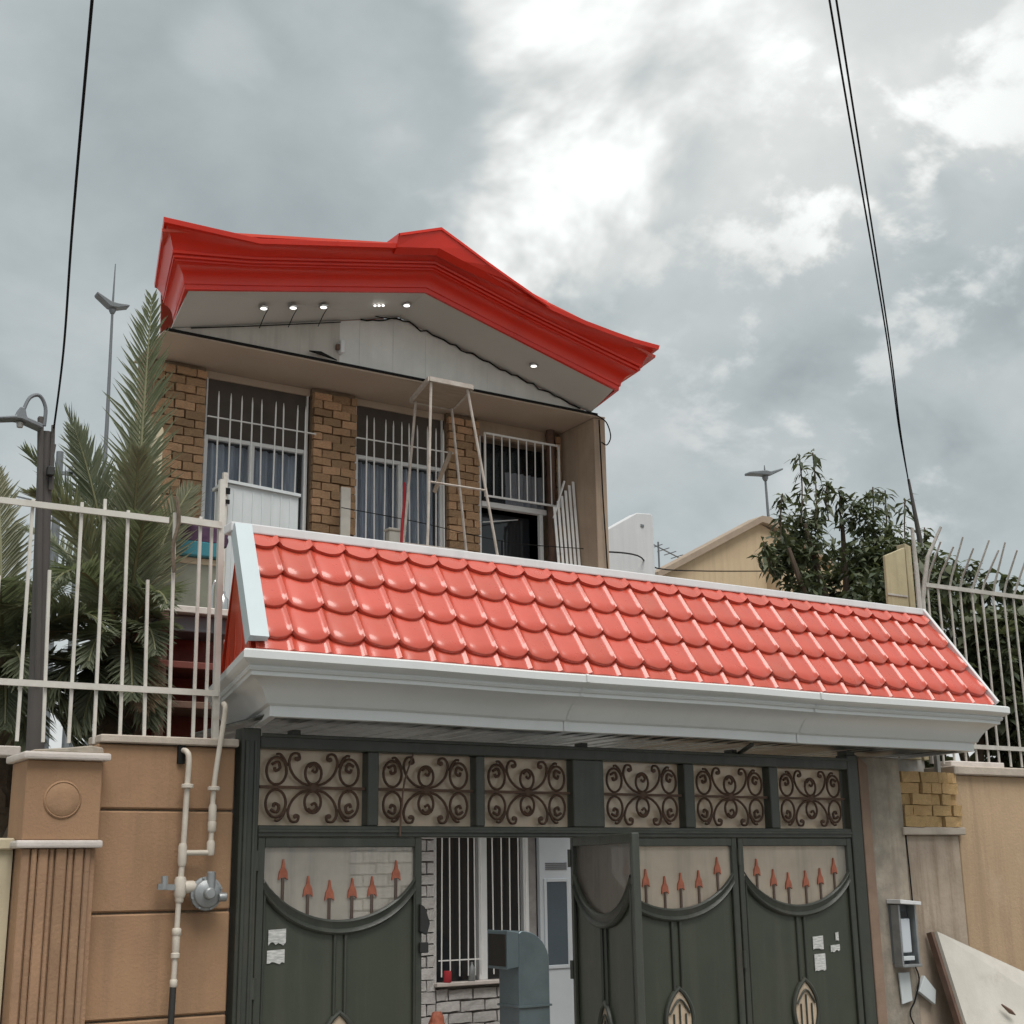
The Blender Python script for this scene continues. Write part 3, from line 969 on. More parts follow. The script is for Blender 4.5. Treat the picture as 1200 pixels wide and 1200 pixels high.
# flashings
MB().prism([(2.70, 3.665), (8.47, 3.672), (8.47, 3.725), (2.70, 3.722)], -.245, -.12).build('ridge_flashing', 'white_metal', can, bevel=.008, seg=2)
rk = MB()
a0, a1 = Vector((2.655, YE - .03, ZE + .045)), Vector((2.715, YR - .045, ZR + .01))
b0, b1 = a0 + Vector((.10, 0, 0)), a1 + Vector((.095, 0, 0))
nrm = Vector((0, -math.sin(ANG), math.cos(ANG))) * .03
rk.quad(a0 + nrm, b0 + nrm, b1 + nrm, a1 + nrm)
rk.quad(a0 + nrm, a1 + nrm, a1 - nrm * 1.6, a0 - nrm * 1.6)
rk.quad(b0 + nrm, b1 + nrm, b1 - nrm * .3, b0 - nrm * .3)
rk.quad(a0 + nrm, b0 + nrm, b0 - nrm * .2, a0 - nrm * .6)
rk.build('rake_flashing', 'trim_blue', can, solid=.004)
MB().bar((8.645, YE - .02, ZE + .01), (8.452, YR - .02, ZR + .02), .03, .06).build('rake_flashing', 'white_metal', can, bevel=.004)
ep = MB()
ep.quad((2.70, YE + .03, 2.90), (2.975, .50, 2.90), (2.775, YR + .01, ZR - .03))
ep.build('end_panel', 'red_sheet', can, solid=.01)
ep = MB().quad((8.62, YE + .03, 2.90), (8.84, .50, 2.90), (8.44, YR + .01, ZR - .03))
ep.build('end_panel', 'red_sheet', can, solid=.01)
for k in range(3):      # vertical seams of the red end sheet
    t = .25 + .25 * k
    x, y = 2.70 + .275 * t, YE + .03 + (.47 - YE) * t
    zt = 2.91 + (ZR - .05 - 2.91) * min(1, (y - YE) / (YR - YE)) if y < YR else ZR - .05 - (y - YR) / (.5 - YR) * .75
    MB().bar((x - .012, y, 2.91), (x - .012, y, zt - .03), .016, .016).build('seam', 'red_sheet', can)

# ------------------------------------------------------------------ gate
gate = thing('metal_gate', (5.3, 0, 0), 'dark green four-leaf metal gate with scrollwork transom and one leaf swung open', 'gate')
PANES = ((3.01, 3.68), (3.76, 4.43), (4.50, 5.165), (5.42, 6.095), (6.19, 6.88), (6.97, 7.65))
f = MB()
f.box(2.885, 2.998, -.06, .06, .0, 2.572)
f.box(7.665, 7.775, -.06, .06, .0, 2.572)
f.box(2.998, 7.665, -.06, .06, 2.462, 2.530)
f.box(2.998, 7.665, -.055, .055, 1.965, 2.030)
for (a, b_), (c, d) in zip(PANES[:-1], PANES[1:]):
    f.box(b_ + .004, c - .004, -.055, .055, 2.030, 2.462)
f.box(5.255, 5.415, -.05, .05, 0, 1.965)
f.build('frame', 'gate_frame', gate, bevel=.006)
g2 = MB()
g2.box(3.0, 7.66, -.072, -.061, 2.525, 2.545).box(3.0, 7.66, -.068, -.056, 1.99, 2.008).box(2.905, 2.925, -.075, -.061, 0, 2.5).box(2.96, 2.975, -.07, -.061, 0, 2.5)
g2.build('frame_moulding', 'gate_frame', gate, bevel=.003)
for x in (3.2, 5.25, 6.55):
    MB().box(x, x + .05, -.04, .04, 2.53, 2.574).build('stanchion', 'gate_frame', gate)
MB().bar((6.62, -.03, 2.545), (6.46, -.36, 2.580), .022).build('stay', 'gate_frame', gate)
MB().box(7.68, 7.76, -.05, .05, 2.572, 2.6).build('stanchion', 'gate_frame', gate)


def scroll_mesh():
    mb = MB()
    r = .0082
    mb.bar((-.335, 0, 0), (.335, 0, 0), .016)

    def spiral(cx, cz, r0, r1, a0, a1, n=18):
        return [(cx + (r0 + (r1 - r0) * i / n) * math.cos(a0 + (a1 - a0) * i / n), 0, cz + (r0 + (r1 - r0) * i / n) * math.sin(a0 + (a1 - a0) * i / n)) for i in range(n + 1)]
    for sz in (1, -1):
        # lyre arms sweeping out of the middle to a curl at the top
        for sx_ in (1, -1):
            arm = smoothpath([(sx_ * .015, 0, sz * .012), (sx_ * .075, 0, sz * .028), (sx_ * .13, 0, sz * .075), (sx_ * .155, 0, sz * .14), (sx_ * .135, 0, sz * .19), (sx_ * .098, 0, sz * .192), (sx_ * .088, 0, sz * .165), (sx_ * .105, 0, sz * .155)], 5)
            mb.tube(arm, r, 6)
            mb.lathe([(.001, -.01), (.014, -.006), (.014, .006), (.001, .01)], (sx_ * .106, 0, sz * .163), 'y', 8)
            # side loop
            lp = [(sx_ * (.232 + .062 * math.cos(a)), 0, sz * (.092 + .078 * math.sin(a))) for a in [R(-90 + i * 15) for i in range(0, 25)]]
            mb.tube(lp, r, 6)
            mb.tube(smoothpath([(sx_ * .262, 0, sz * .128), (sx_ * .225, 0, sz * .142), (sx_ * .212, 0, sz * .108), (sx_ * .238, 0, sz * .092), (sx_ * .246, 0, sz * .112)], 4), r * 1.15, 6)
            mb.tube(smoothpath([(sx_ * .165, 0, sz * .12), (sx_ * .19, 0, sz * .165), (sx_ * .215, 0, sz * .188), (sx_ * .235, 0, sz * .186)], 4), r, 6)
        # central oval with a small leaf
        ov = [(.052 * math.cos(a), 0, sz * (.082 + .062 * math.sin(a))) for a in [R(i * 18) for i in range(20)]]
        mb.tube(ov, r, 6, closed=True)
        mb.tube(smoothpath([(-.028, 0, sz * .118), (0, 0, sz * .135), (.026, 0, sz * .112), (.012, 0, sz * .088), (-.008, 0, sz * .10)], 4), r, 6)
    mb.lathe([(.001, -.012), (.022, -.009), (.022, .009), (.001, .012)], (0, 0, 0), 'y', 10)
    return mk('scrollwork', 'scroll_rust', mb, smooth=True, autos=60)


SC = scroll_mesh()
for a, b_ in PANES:
    p = MB().box(a + .001, b_ - .001, .018, .024, 2.031, 2.461).build('transom_pane', 'frosted_glass', gate)
    inst('scrollwork', SC, p, ((a + b_) / 2, -.018, 2.246), (0, 0, 0), ((b_ - a) / .675, 1, 1))


def make_leaf(parent, hinge, rotz, wd, mirrored=False, spears=6, stickers=(), glass='gate_glass', ztop=1.963, seed=0):
    """a gate leaf; local x runs from the hinge"""
    rnd = random.Random(seed)
    z0, zt = .06, ztop
    st_ = .045                          # stile width
    x0, x1 = st_, wd - st_
    cx, hw = wd / 2, (wd - 2 * st_) / 2
    zg = zt - .06                       # top of the glass
    zs, zc = zg - .17, zg - .40         # arc at the sides, arc at the centre

    def arc(x, off=0.0):
        t = (x - cx) / hw
        k = (1 - math.sqrt(max(0, 1 - (t * .86) ** 2))) / (1 - math.sqrt(1 - .86 ** 2))
        return zc + (zs - zc) * k - off
    sheet = MB()
    N = 28
    xs = [x0 + (x1 - x0) * i / N for i in range(N + 1)]
    sheet.grid([[(x, -.006, z0 + st_) for x in xs], [(x, -.006, arc(x) - .01) for x in xs]])
    leaf = sheet.mesh('gate_leaf', solid=.004)
    leaf.materials.append(MAT['gate_green'])
    o = bpy.data.objects.new('gate_leaf', leaf)
    COL.objects.link(o)
    o.parent = parent
    o.location = Vector(hinge) - org(parent)
    o.rotation_euler = (0, 0, rotz)
    fr = MB()
    fr.box(0, st_, -.026, .02, z0, zt).box(wd - st_, wd, -.026, .02, z0, zt).box(st_, wd - st_, -.024, .018, zt - .055, zt).box(st_, wd - st_, -.024, .018, z0, z0 + st_)
    fr.box(st_, st_ + .012, -.032, -.010, z0 + st_, zs - .06).box(wd - st_ - .012, wd - st_, -.032, -.010, z0 + st_, zs - .06)
    fr.build('leaf_frame', 'gate_frame', o, local=True, bevel=.004)
    for zh in (.35, 1.1, 1.78):
        MB().tube([(-.004, -.03, zh), (-.004, -.03, zh + .11)], .013, 8).build('hinge', 'gate_frame', o, local=True, smooth=True)
    # broad arched rail with two round mouldings
    rail = MB()
    prof = [(0, -.012), (0, -.026), (-.012, -.034), (-.024, -.026), (-.05, -.022), (-.058, -.03), (-.070, -.038), (-.082, -.03), (-.086, -.010)]
    rail.grid([[(x, y, arc(x) + dz) for x in xs] for dz, y in prof])
    rail.build('arched_rail', 'gate_frame', o, local=True, smooth=True, autos=50)
    # centre mouldings
    cm = MB()
    zo = 1.0
    for dx in (-.034, .034):
        cm.tube([(cx + dx, -.014, arc(cx) - .07), (cx + dx, -.014, zo - .01)], .011, 8)
    cm.build('centre_moulding', 'gate_frame', o, local=True, smooth=True)
    # pointed oval grille
    og = []
    for i in range(15):
        a = i / 14
        og.append((cx - .115 * math.sin(math.pi * a ** .85) ** .9, -.016, zo - .46 * a))
    og2 = [(2 * cx - x, y, z) for x, y, z in reversed(og[1:-1])]
    gl = MB()
    ring = og + og2
    gl.quad(*[(x, -.014, z) for x, y, z in ring])
    gl.build('oval_pane', 'frosted_glass', o, local=True)
    om = MB().tube(ring, .016, 8, closed=True)
    for k in (-.05, 0, .05):
        om.tube([(cx + k, -.022, zo - .10 - abs(k) * 1.2), (cx + k, -.022, zo - .38 + abs(k))], .006, 6)
    om.tube(smoothpath([(cx - .085, -.022, zo - .16), (cx, -.024, zo - .07), (cx + .085, -.022, zo - .16)], 5), .007, 6)
    om.build('oval_moulding', 'gate_frame', o, local=True, smooth=True)
    # glass and spear rods
    gp = MB().grid([[(x, .002, zg + .006) for x in xs], [(x, .002, arc(x) - .04) for x in xs]])
    gp.build('lunette_pane', glass, o, local=True)
    for i in range(spears):
        t = (i + .5 + rnd.uniform(-.08, .08)) / spears
        x = x0 + (x1 - x0) * (.06 + .88 * t)
        zb = arc(x)
        h = .115 + rnd.uniform(-.012, .016)
        rod = MB().tube([(x, -.006, zb - .01), (x, -.006, zb + h)], .009, 6)
        rd = rod.build('spear_rod', 'spear_dark', o, local=True)
        hd = MB()
        zz_ = zb + h - .012
        hd.prism([(x - .03, zz_), (x - .011, zz_ + .014), (x + .011, zz_ + .014), (x + .03, zz_), (x + .024, zz_ + .045), (x + .011, zz_ + .068), (x + .003, zz_ + .115), (x - .003, zz_ + .115), (x - .011, zz_ + .068), (x - .024, zz_ + .045)], -.013, -.001)
        hd.build('spear_head', 'spear_red', rd, local=True)
    for sx_, sz_, sw, sh, ragged in stickers:
        poly = [(sx_, sz_ + sh), (sx_ + sw, sz_ + sh + .004)]
        n = 7
        for k in range(n + 1):
            poly.append((sx_ + sw * (1 - k / n), sz_ + (rnd.uniform(0, ragged) if ragged else 0)))
        skr = MB().prism(poly, -.0135, -.0095).build('sticker', 'paper', o, local=True)
        pr = MB()
        for k in range(4):
            zz_ = sz_ + sh * (.86 - .15 * k)
            pr.box(sx_ + sw * .12, sx_ + sw * rnd.uniform(.6, .9), -.0145, -.0137, zz_, zz_ + sh * .055)
        pr.build('print', 'print_grey', skr, local=True) if False else None
    return o


make_leaf(gate, (3.004, -.02, 0), 0, 1.05, stickers=((.085, 1.375, .105, .085, .02), (.08, 1.275, .105, .075, .028)), seed=1)
make_leaf(gate, (5.165, -.045, 0), R(-105), 1.06, spears=0, glass='brown_glass', seed=2)
make_leaf(gate, (5.42, -.02, 0), 0, 1.125, seed=3)
make_leaf(gate, (6.56, -.02, 0), 0, 1.10, stickers=((.66, 1.19, .10, .09, .01), (.665, 1.045, .105, .115, .012), (.83, 1.155, .09, .06, .03), (.885, 1.24, .03, .06, .015)), seed=4)
MB().prism([(4.03, 1.42), (4.075, 1.40), (4.095, 1.47), (4.06, 1.56), (4.03, 1.58)], -.075, -.047).build('latch', 'black_rubber', gate, bevel=.004)
MB().box(4.03, 4.085, -.075, -.047, 1.30, 1.36).build('latch', 'black_rubber', gate, bevel=.004)
MB().tube(smoothpath([(3.98, -.07, 2.46), (3.92, -.075, 2.30), (3.90, -.075, 2.15), (3.89, -.07, 1.97)]), .006, 5).build('tie_wire', 'wood_brown', gate)

# ------------------------------------------------------------------ left wall, pillar, fence
wl_ = thing('boundary_wall', (2.5, 0, 0), 'terracotta rendered wall between the fluted pillar and the gate', 'wall')
zj = [0, .50, 1.035, 1.572, 2.108, 2.462]
for k in range(5):
    MB().box(2.08, 2.862, -.02 - random.uniform(0, .006), .16, zj[k] + .006, zj[k + 1] - .006).build('panel', 'terracotta', wl_, bevel=.008)
MB().box(2.085, 2.858, .0, .15, 0, 2.46).build('wall_core', 'mortar_dark', wl_)
MB().box(2.085, 2.87, -.055, .19, 2.462, 2.505).build('coping', 'coping_stone', wl_, bevel=.006)
MB().box(2.52, 2.56, -.045, -.02, 2.36, 2.46).build('wall_hole', 'cable_black', wl_)

pl = thing('gate_pillar', (1.88, -.05, 0), 'fluted terracotta stone pillar with round medallion left of the wall', 'pillar')
MB().box(1.70, 2.075, -.115, .2, 0, 1.905).build('shaft', 'terracotta_stone', pl)
fx = 1.698
for wd_, pr_ in ((.05, .002), (.034, .010), (.058, .004), (.03, .0), (.062, .008), (.034, .002), (.052, .006), (.038, .001)):
    MB().box(fx, fx + wd_ - .007, -.132 - pr_, -.114, .0, 1.905).build('flute', 'terracotta_stone', pl, bevel=.006)
    fx += wd_
MB().box(1.665, 2.10, -.165, .22, 1.906, 1.945).build('band', 'white_stone', pl, bevel=.012, seg=2)
MB().box(1.695, 2.085, -.13, .2, 1.946, 2.352).build('capital_block', 'terracotta', pl, bevel=.006)
MB().lathe([(.098, 0), (.096, -.005), (.090, -.008), (.086, -.004), (.08, -.008), (.04, -.010), (.001, -.010)], (1.885, -.131, 2.15), 'y', 36).build('medallion', 'terracotta', pl, smooth=True, autos=50)
MB().box(1.665, 2.115, -.175, .24, 2.353, 2.392).build('cap', 'white_stone', pl, bevel=.012, seg=2)
MB().prism([(1.70, 2.393), (2.09, 2.393), (2.085, 2.425), (2.02, 2.435), (1.9, 2.42), (1.73, 2.405)], -.12, .2).build('mortar_top', 'plaster_grey', pl, bevel=.01)

lw = thing('low_wall', (1.2, 0, 0), 'cream painted low wall at the left edge beside the pillar', 'wall')
MB().box(-3, 1.69, .02, .2, 0, 1.90).build('wall_body', 'cream_paint', lw)
MB().box(-3, 1.69, -.01, .23, 1.90, 1.96).build('coping', 'cream_paint', lw, bevel=.008)
rb = thing('ring_beam', (1.4, .4, 0), 'pale concrete beam behind the pillar at the left edge', 'beam')
MB().box(-3, 1.75, .28, .42, 2.40, 2.455).build('beam', 'white_stone', rb, bevel=.006)
for x in (-2.5, -.5, 1.2):
    MB().box(x, x + .12, .30, .40, 0, 2.40).build('beam_post', 'white_stone', rb, bevel=.006)

fl = thing('wall_fence', (2.2, .05, 2.5), 'cream painted iron bar fence standing on the terracotta wall', 'fence')
YFN = .06
xsb = [1.37, 1.52, 1.665, 1.80, 1.935, 2.07, 2.21, 2.345, 2.485, 2.625]
tall = [1, 0, 1, 0, 1, 1, 1, 0, 1, 1]
for x, tl_ in zip(xsb, tall):
    ztop_ = (3.79 + random.uniform(-.02, .05)) if tl_ else 3.36 + random.uniform(-.03, .04)
    zb = 2.506 if x > 2.08 else 2.46
    MB().bar((x + .01, YFN, zb), (x - .012 + random.uniform(-.01, .01), YFN, ztop_), .0165).build('bar', 'fence_paint', fl)
MB().bar((2.765, YFN, 2.506), (2.745, YFN, 4.05), .034).build('post', 'fence_paint', fl)
MB().bar((2.70, YFN - .02, 2.506), (2.70, YFN + .02, 3.77), .016).build('bar', 'fence_paint', fl)
MB().bar((.9, YFN - .02, 2.765), (2.765, YFN - .02, 2.77), .016, .034).build('rail', 'fence_paint', fl)
MB().bar((.9, YFN - .02, 3.75), (2.425, YFN - .02, 3.755), .016, .034).build('rail', 'fence_paint', fl)
MB().bar((2.49, YFN - .02, 3.77), (2.745, YFN - .02, 3.765), .018, .04).build('rail', 'fence_paint', fl)
MB().tube(smoothpath([(2.47, YFN - .03, 3.45), (2.455, YFN - .03, 3.6), (2.48, YFN - .035, 3.75), (2.46, YFN - .03, 3.9)]), .012, 6).build('tie_wire', 'palm_trunk', fl)

# gas pipe
gp = thing('gas_pipe', (2.55, -.1, 0), 'cream gas pipe with grey round regulator on the terracotta wall', 'gas pipe')
PY = -.095
MB().tube(smoothpath([(2.545, -.01, 2.435), (2.555, -.075, 2.425), (2.565, PY, 2.38), (2.562, PY, 2.25), (2.555, PY, 1.9), (2.548, PY, 1.72)], 5), .016, 10).build('pipe', 'pipe_paint', gp, smooth=True)
MB().tube([(2.545, PY, 1.72), (2.54, PY, 1.46), (2.535, PY, 1.20)], .015, 10).build('pipe', 'pipe_paint', gp, smooth=True)
MB().tube([(2.535, PY, 1.20), (2.53, PY, .9), (2.53, PY, .0)], .017, 10).build('pipe', 'black_rubber', gp, smooth=True)
MB().tube(smoothpath([(2.765, -.06, 2.70), (2.762, PY, 2.68), (2.757, PY, 2.60), (2.715, PY, 2.24), (2.71, PY, 1.93), (2.70, PY, 1.885), (2.66, PY, 1.88), (2.56, PY, 1.88)], 5), .015, 10).build('pipe', 'pipe_paint', gp, smooth=True)
for x, z, r_, h_ in ((2.562, 2.235, .043, .012), (2.714, 2.225, .043, .012), (2.548, 1.70, .040, .055), (2.546, 1.65, .030, .03), (2.552, 1.87, .030, .06), (2.712, 2.09, .028, .05), (2.712, 2.02, .030, .03), (2.71, 1.905, .028, .04), (2.54, 1.47, .032, .02), (2.539, 1.42, .026, .06), (2.538, 1.35, .03, .015), (2.536, 1.21, .026, .02)):
    r_ *= .8
    MB().lathe([(r_ * .8, -h_), (r_, -h_ * .7), (r_, h_ * .7), (r_ * .8, h_)], (x, PY, z), 'z', 12).build('collar', 'pipe_paint', gp, smooth=True)
MB().lathe([(.03, -.03), (.034, -.02), (.034, .02), (.03, .03)], (2.60, PY, 1.70), 'x', 12).build('valve_body', 'pipe_paint', gp, smooth=True)
rg = MB().lathe([(r_ * .84, h_) for r_, h_ in ((.02, .055), (.085, .05), (.096, .03), (.106, .022), (.106, .002), (.092, -.002), (.084, -.016), (.058, -.028), (.04, -.032), (.036, -.06), (.028, -.066), (.001, -.068))], (2.69, -.12, 1.665), 'y', 28).build('regulator', 'meter_grey', gp, smooth=True, autos=35)
for k in range(8):
    a = k * math.pi / 4 + .3
    MB().lathe([(.007, .006), (.007, -.008), (.001, -.009)], (2.69 + .083 * math.cos(a), -.118, 1.665 + .083 * math.sin(a)), 'y', 6).build('bolt', 'meter_grey', rg)
MB().lathe([(.024, -.05), (.024, .05), (.018, .055)], (2.705, -.135, 1.725), 'z', 14).build('regulator_neck', 'meter_grey', rg, smooth=True)
MB().lathe([(.02, 0), (.024, .012), (.024, .04), (.016, .045)], (2.75, -.14, 1.645), 'x', 12).build('outlet', 'meter_grey', rg, smooth=True)
MB().bar((2.52, PY, 1.70), (2.42, PY - .01, 1.705), .016, .03).build('valve_handle', 'meter_grey', gp)
MB().tube([(2.46, PY, 1.69), (2.46, PY, 1.76)], .02, 8).build('valve_stem', 'meter_grey', gp, smooth=True)

# ------------------------------------------------------------------ left yard: lamp post, things behind the fence
lp = thing('street_lamp', (2.03, 1.0, 0), 'dark lamp post with grey gooseneck lamp behind the left fence', 'street lamp')
MB().tube([(2.06, 1.0, 0), (1.99, 1.0, 2.6), (1.915, 1.0, 4.48)], [.06, .054, .046], 12).build('pole', 'pole_dark', lp, smooth=True)
MB().bar((1.965, .94, 2.9), (1.862, .94, 4.56), .034, .034).build('side_post', 'pole_dark', lp, bevel=.006)
MB().tube(smoothpath([(1.885, .93, 4.50), (1.885, .93, 4.62), (1.84, .92, 4.69), (1.78, .91, 4.66), (1.745, .9, 4.56), (1.735, .9, 4.50)], 6), .012, 8).build('gooseneck', 'lamp_grey', lp, smooth=True)
hd = MB().prism([(1.865, 4.46), (1.735, 4.50), (1.70, 4.50), (1.55, 4.47), (1.55, 4.485), (1.70, 4.52), (1.72, 4.58), (1.75, 4.58), (1.765, 4.52), (1.865, 4.49)], .86, .96)
lh = hd.build('lamp_head', 'lamp_grey', lp, bevel=.006)
MB().lathe([(.001, -.035), (.018, -.03), (.022, -.01), (.022, 0)], (1.735, .91, 4.49), 'z', 10).build('bulb', 'lamp_glass', lh, smooth=True)
MB().box(1.92, 1.965, .9, .94, 4.18, 4.24).build('insulator', 'black_rubber', lp, bevel=.006)
MB().tube([(1.95, .98, 4.40), (1.96, .95, 4.1), (1.945, .95, 4.52)], [.03, .018, .012], 6).build('cable_clamp', 'pole_dark', lp)

tag(MB().tube(smoothpath([(1.95, .95, 4.5), (1.705, -.2, 4.585), (1.40, -1.5, 4.715), (1.06, -3.0, 4.88), (.61, -5.0, 5.13), (-.07, -8.0, 5.55), (-1.4, -14, 6.6)], 8), .0062, 6).build('overhead_cable', 'cable_black', base=(1.95, .95, 4.5), smooth=True),
    'black overhead cable rising from the lamp post at left', 'cable')

# clutter on a platform between fence and palm
pf = thing('yard_shelf', (3.35, 2.0, 0), 'reddish brown timber shelf unit behind the fence next to canopy end', 'shelf')
for x, y in ((3.02, 1.9), (3.62, 1.9), (3.02, 2.4), (3.62, 2.4)):
    MB().bar((x, y, 0), (x, y, 3.62), .06).build('post', 'wood_brown', pf)
for z, m_ in ((3.58, 'fence_paint'), (3.18, 'wood_red'), (2.9, 'wood_brown'), (2.4, 'wood_brown')):
    MB().box(2.98, 3.66, 1.86, 2.44, z, z + .05).build('shelf_board', m_, pf, bevel=.005)
MB().box(3.05, 3.6, 2.36, 2.38, 2.5, 3.57).build('back_board', 'wood_red', pf)
MB().box(3.06, 3.58, 1.95, 2.3, 3.46, 3.578).build('drawer', 'mast_grey', pf, bevel=.006)
tag(MB().tube(smoothpath([(3.40, 1.98, 3.632), (3.40, 1.98, 3.80), (3.43, 1.98, 3.86), (3.47, 1.98, 3.83), (3.47, 1.98, 3.77)], 5), .012, 8).lathe([(.04, 0), (.04, .1), (.015, .13), (.015, .16)], (3.50, 2.02, 3.632), 'z', 12).build('tap', 'chrome', base=(3.4, 2, 3.632), smooth=True),
    'curved chrome tap standing on the yard shelf', 'tap')
pw = thing('glass_partition', (3.3, 2.3, 0), 'olive translucent sheet panel with cream top rail behind the fence', 'panel')
MB().box(3.02, 3.62, 2.46, 2.475, 3.64, 4.08).build('sheet', 'sheet_olive', pw)
MB().box(2.98, 3.66, 2.45, 2.49, 4.08, 4.13).build('top_rail', 'cream_paint', pw, bevel=.005)
for x in (3.0, 3.64):
    MB().bar((x, 2.468, 0), (x, 2.468, 4.08), .035).build('post', 'cream_paint', pw)
tag(MB().prism([(3.06, 4.131), (3.62, 4.131), (3.64, 4.25), (3.04, 4.25)], 2.4, 2.65).build('teal_tub', 'teal_plastic', base=(3.3, 2.5, 4.131), bevel=.01), 'teal plastic tub under the purple cloth', 'tub')
cp = MB()
rows = []
for k in range(9):
    t = k / 8
    r = []
    for i in range(17):
        a = 2 * math.pi * i / 16
        rad = (.27 if k < 6 else .27 * math.cos((k - 5) / 3.2 * math.pi / 2)) * (1 + .09 * math.sin(a * 5 + k) + .05 * math.sin(a * 9 - k * 1.3))
        r.append((3.44 + rad * math.cos(a) * .95, 2.52 + rad * math.sin(a) * .45, 4.252 + .19 * t + .014 * math.sin(a * 3) * t))
    rows.append(r)
cp.grid(rows)
cp.quad(*[rows[-1][i] for i in range(16)])
tag(cp.build('purple_cloth', 'cloth_purple', base=(3.34, 2.52, 4.252), smooth=True, autos=70), 'dark purple cloth bundle heaped on the teal tub', 'cloth')

# ------------------------------------------------------------------ palms


def frond(root, base, az, el, length, droop, mat_name, leaf_len, rnd, npairs=58, vang=.7, twist=0.0):
    pts, d = [], None
    p = Vector(base)
    e = el
    seg = 16
    dirs = []
    for i in range(seg + 1):
        pts.append(p.copy())
        dv = Vector((math.cos(az) * math.cos(e), math.sin(az) * math.cos(e), math.sin(e)))
        dirs.append(dv)
        p = p + dv * (length / seg)
        e -= droop / seg * (0.4 + 1.2 * i / seg)
    ra = MB()
    ra.tube(pts, [.018 * (1 - .85 * i / seg) + .003 for i in range(seg + 1)], 5)
    fo = ra.build('frond', 'palm_rachis', root)
    lf = MB()
    for k in range(npairs):
        t = .14 + .86 * k / (npairs - 1)
        i = min(int(t * seg), seg - 1)
        q = pts[i].lerp(pts[i + 1], t * seg - i)
        dv = dirs[i]
        side = dv.cross(Vector((0, 0, 1)))
        if side.length < .05:
            side = Vector((math.sin(az), -math.cos(az), 0))
        side.normalize()
        if twist:
            side = (Matrix.Rotation(twist, 3, dv) @ side)
        upv = side.cross(dv).normalized()
        for sg in (-1, 1):
            ll = leaf_len * (math.sin(math.pi * min(1, .16 + t * .80)) ** .7) * rnd.uniform(.8, 1.12)
            ang = (.82 - .42 * t) * rnd.uniform(.85, 1.15)
            ld = (dv * math.cos(ang) + side * sg * math.sin(ang) + upv * rnd.uniform(.05, .40) * vang).normalized()
            wv = ld.cross(upv).normalized() * (.0115 * rnd.uniform(.8, 1.2))
            hv = ld.cross(wv).normalized() * .006
            mid_ = q + ld * ll * .5 + Vector((0, 0, -.012))
            tip = q + ld * ll + Vector((0, 0, -.06 * ll / .4 * rnd.uniform(.3, 1.4)))
            b = len(lf.v)
            lf.v += [tuple(q - wv * .5), tuple(q + hv), tuple(q + wv * .5), tuple(mid_ - wv), tuple(mid_ + hv), tuple(mid_ + wv), tuple(tip)]
            lf.f += [(b, b + 1, b + 4, b + 3), (b + 1, b + 2, b + 5, b + 4), (b + 3, b + 4, b + 6), (b + 4, b + 5, b + 6)]
    lf.build('leaflets', mat_name, fo)
    return fo


def palm(name, base, zc, label, fronds, seed, trunk_r=.17):
    rnd = random.Random(seed)
    root = thing(name, base, label, 'palm tree')
    bx, by, _ = base
    tr = MB()
    n, pts, rr = 22, [], []
    for i in range(n + 1):
        z = zc * i / n
        pts.append((bx + .02 * math.sin(i), by, z))
        rr.append(trunk_r * (1.12 if i % 2 else .93))
    tr.tube(pts, rr, 14)
    trunk = tr.build('trunk', 'palm_trunk', root)
    stub = mk('stub', 'palm_trunk', MB().prism([(-.05, 0), (.05, 0), (.035, .12), (0, .16), (-.035, .12)], -.025, .02))
    for i in range(60):
        a = i * 2.4
        z = .6 + (zc - .6) * i / 60
        inst('stub', stub, trunk, (bx + trunk_r * math.cos(a) * 1.05, by + trunk_r * math.sin(a) * 1.05, z), (R(-22), 0, a + math.pi / 2 + math.pi))
    for az, el, ln, dr, mt_, ll, tw in fronds:
        a = R(az) + rnd.uniform(-.08, .08)
        frond(root, (bx + .08 * math.cos(a), by + .08 * math.sin(a), zc - .06), a, R(el), ln, R(dr), mt_, ll, rnd, twist=R(tw))
    return root


G, GP = 'palm_leaf', 'palm_leaf_pale'
FR = [(60, 89, 2.74, 4, G, .50, 0), (200, 80, 1.55, 18, G, .46, 40), (75, 82, 2.0, 20, GP, .46, 25), (170, 82, 1.75, 18, G, .46, 0), (20, 80, 1.35, 26, GP, .40, 40), 
      (190, 74, 1.5, 40, G, .44, 0), (215, 64, 1.4, 70, GP, .42, 0), (255, 78, 1.4, 40, GP, .42, 0), (262, 65, 1.2, 75, G, .40, 0), 
      (230, 40, 1.3, 90, G, .4, 0), (180, 35, 1.4, 90, G, .4, 0), (265, 40, 1.0, 95, G, .36, 0), (120, 60, 1.7, 60, G, .42, 0), (205, 25, 1.3, 90, GP, .4, 0), 
      (90, 45, 1.4, 80, GP, .4, 0), (200, 10, 1.1, 80, G, .36, 0), (240, 8, .95, 75, G, .34, 0), (135, 15, 1.1, 80, G, .36, 0), (270, 15, .9, 80, G, .34, 0),
      (255, -15, .9, 50, G, .34, 0), (215, -20, 1.0, 50, G, .34, 0), (262, -28, .8, 40, 'palm_dead', .30, 0), (225, -45, .8, 25, 'palm_dead', .30, 0), (190, -30, .9, 40, 'palm_dead', .30, 0), (170, -15, 1.0, 55, G, .34, 0), (235, -35, .9, 40, G, .32, 0), (275, -40, .8, 35, G, .32, 0)]
palm('palm_tree', (2.85, 2.2, 0), 3.45, 'tall date palm with one upright frond left of the house', FR, 11)
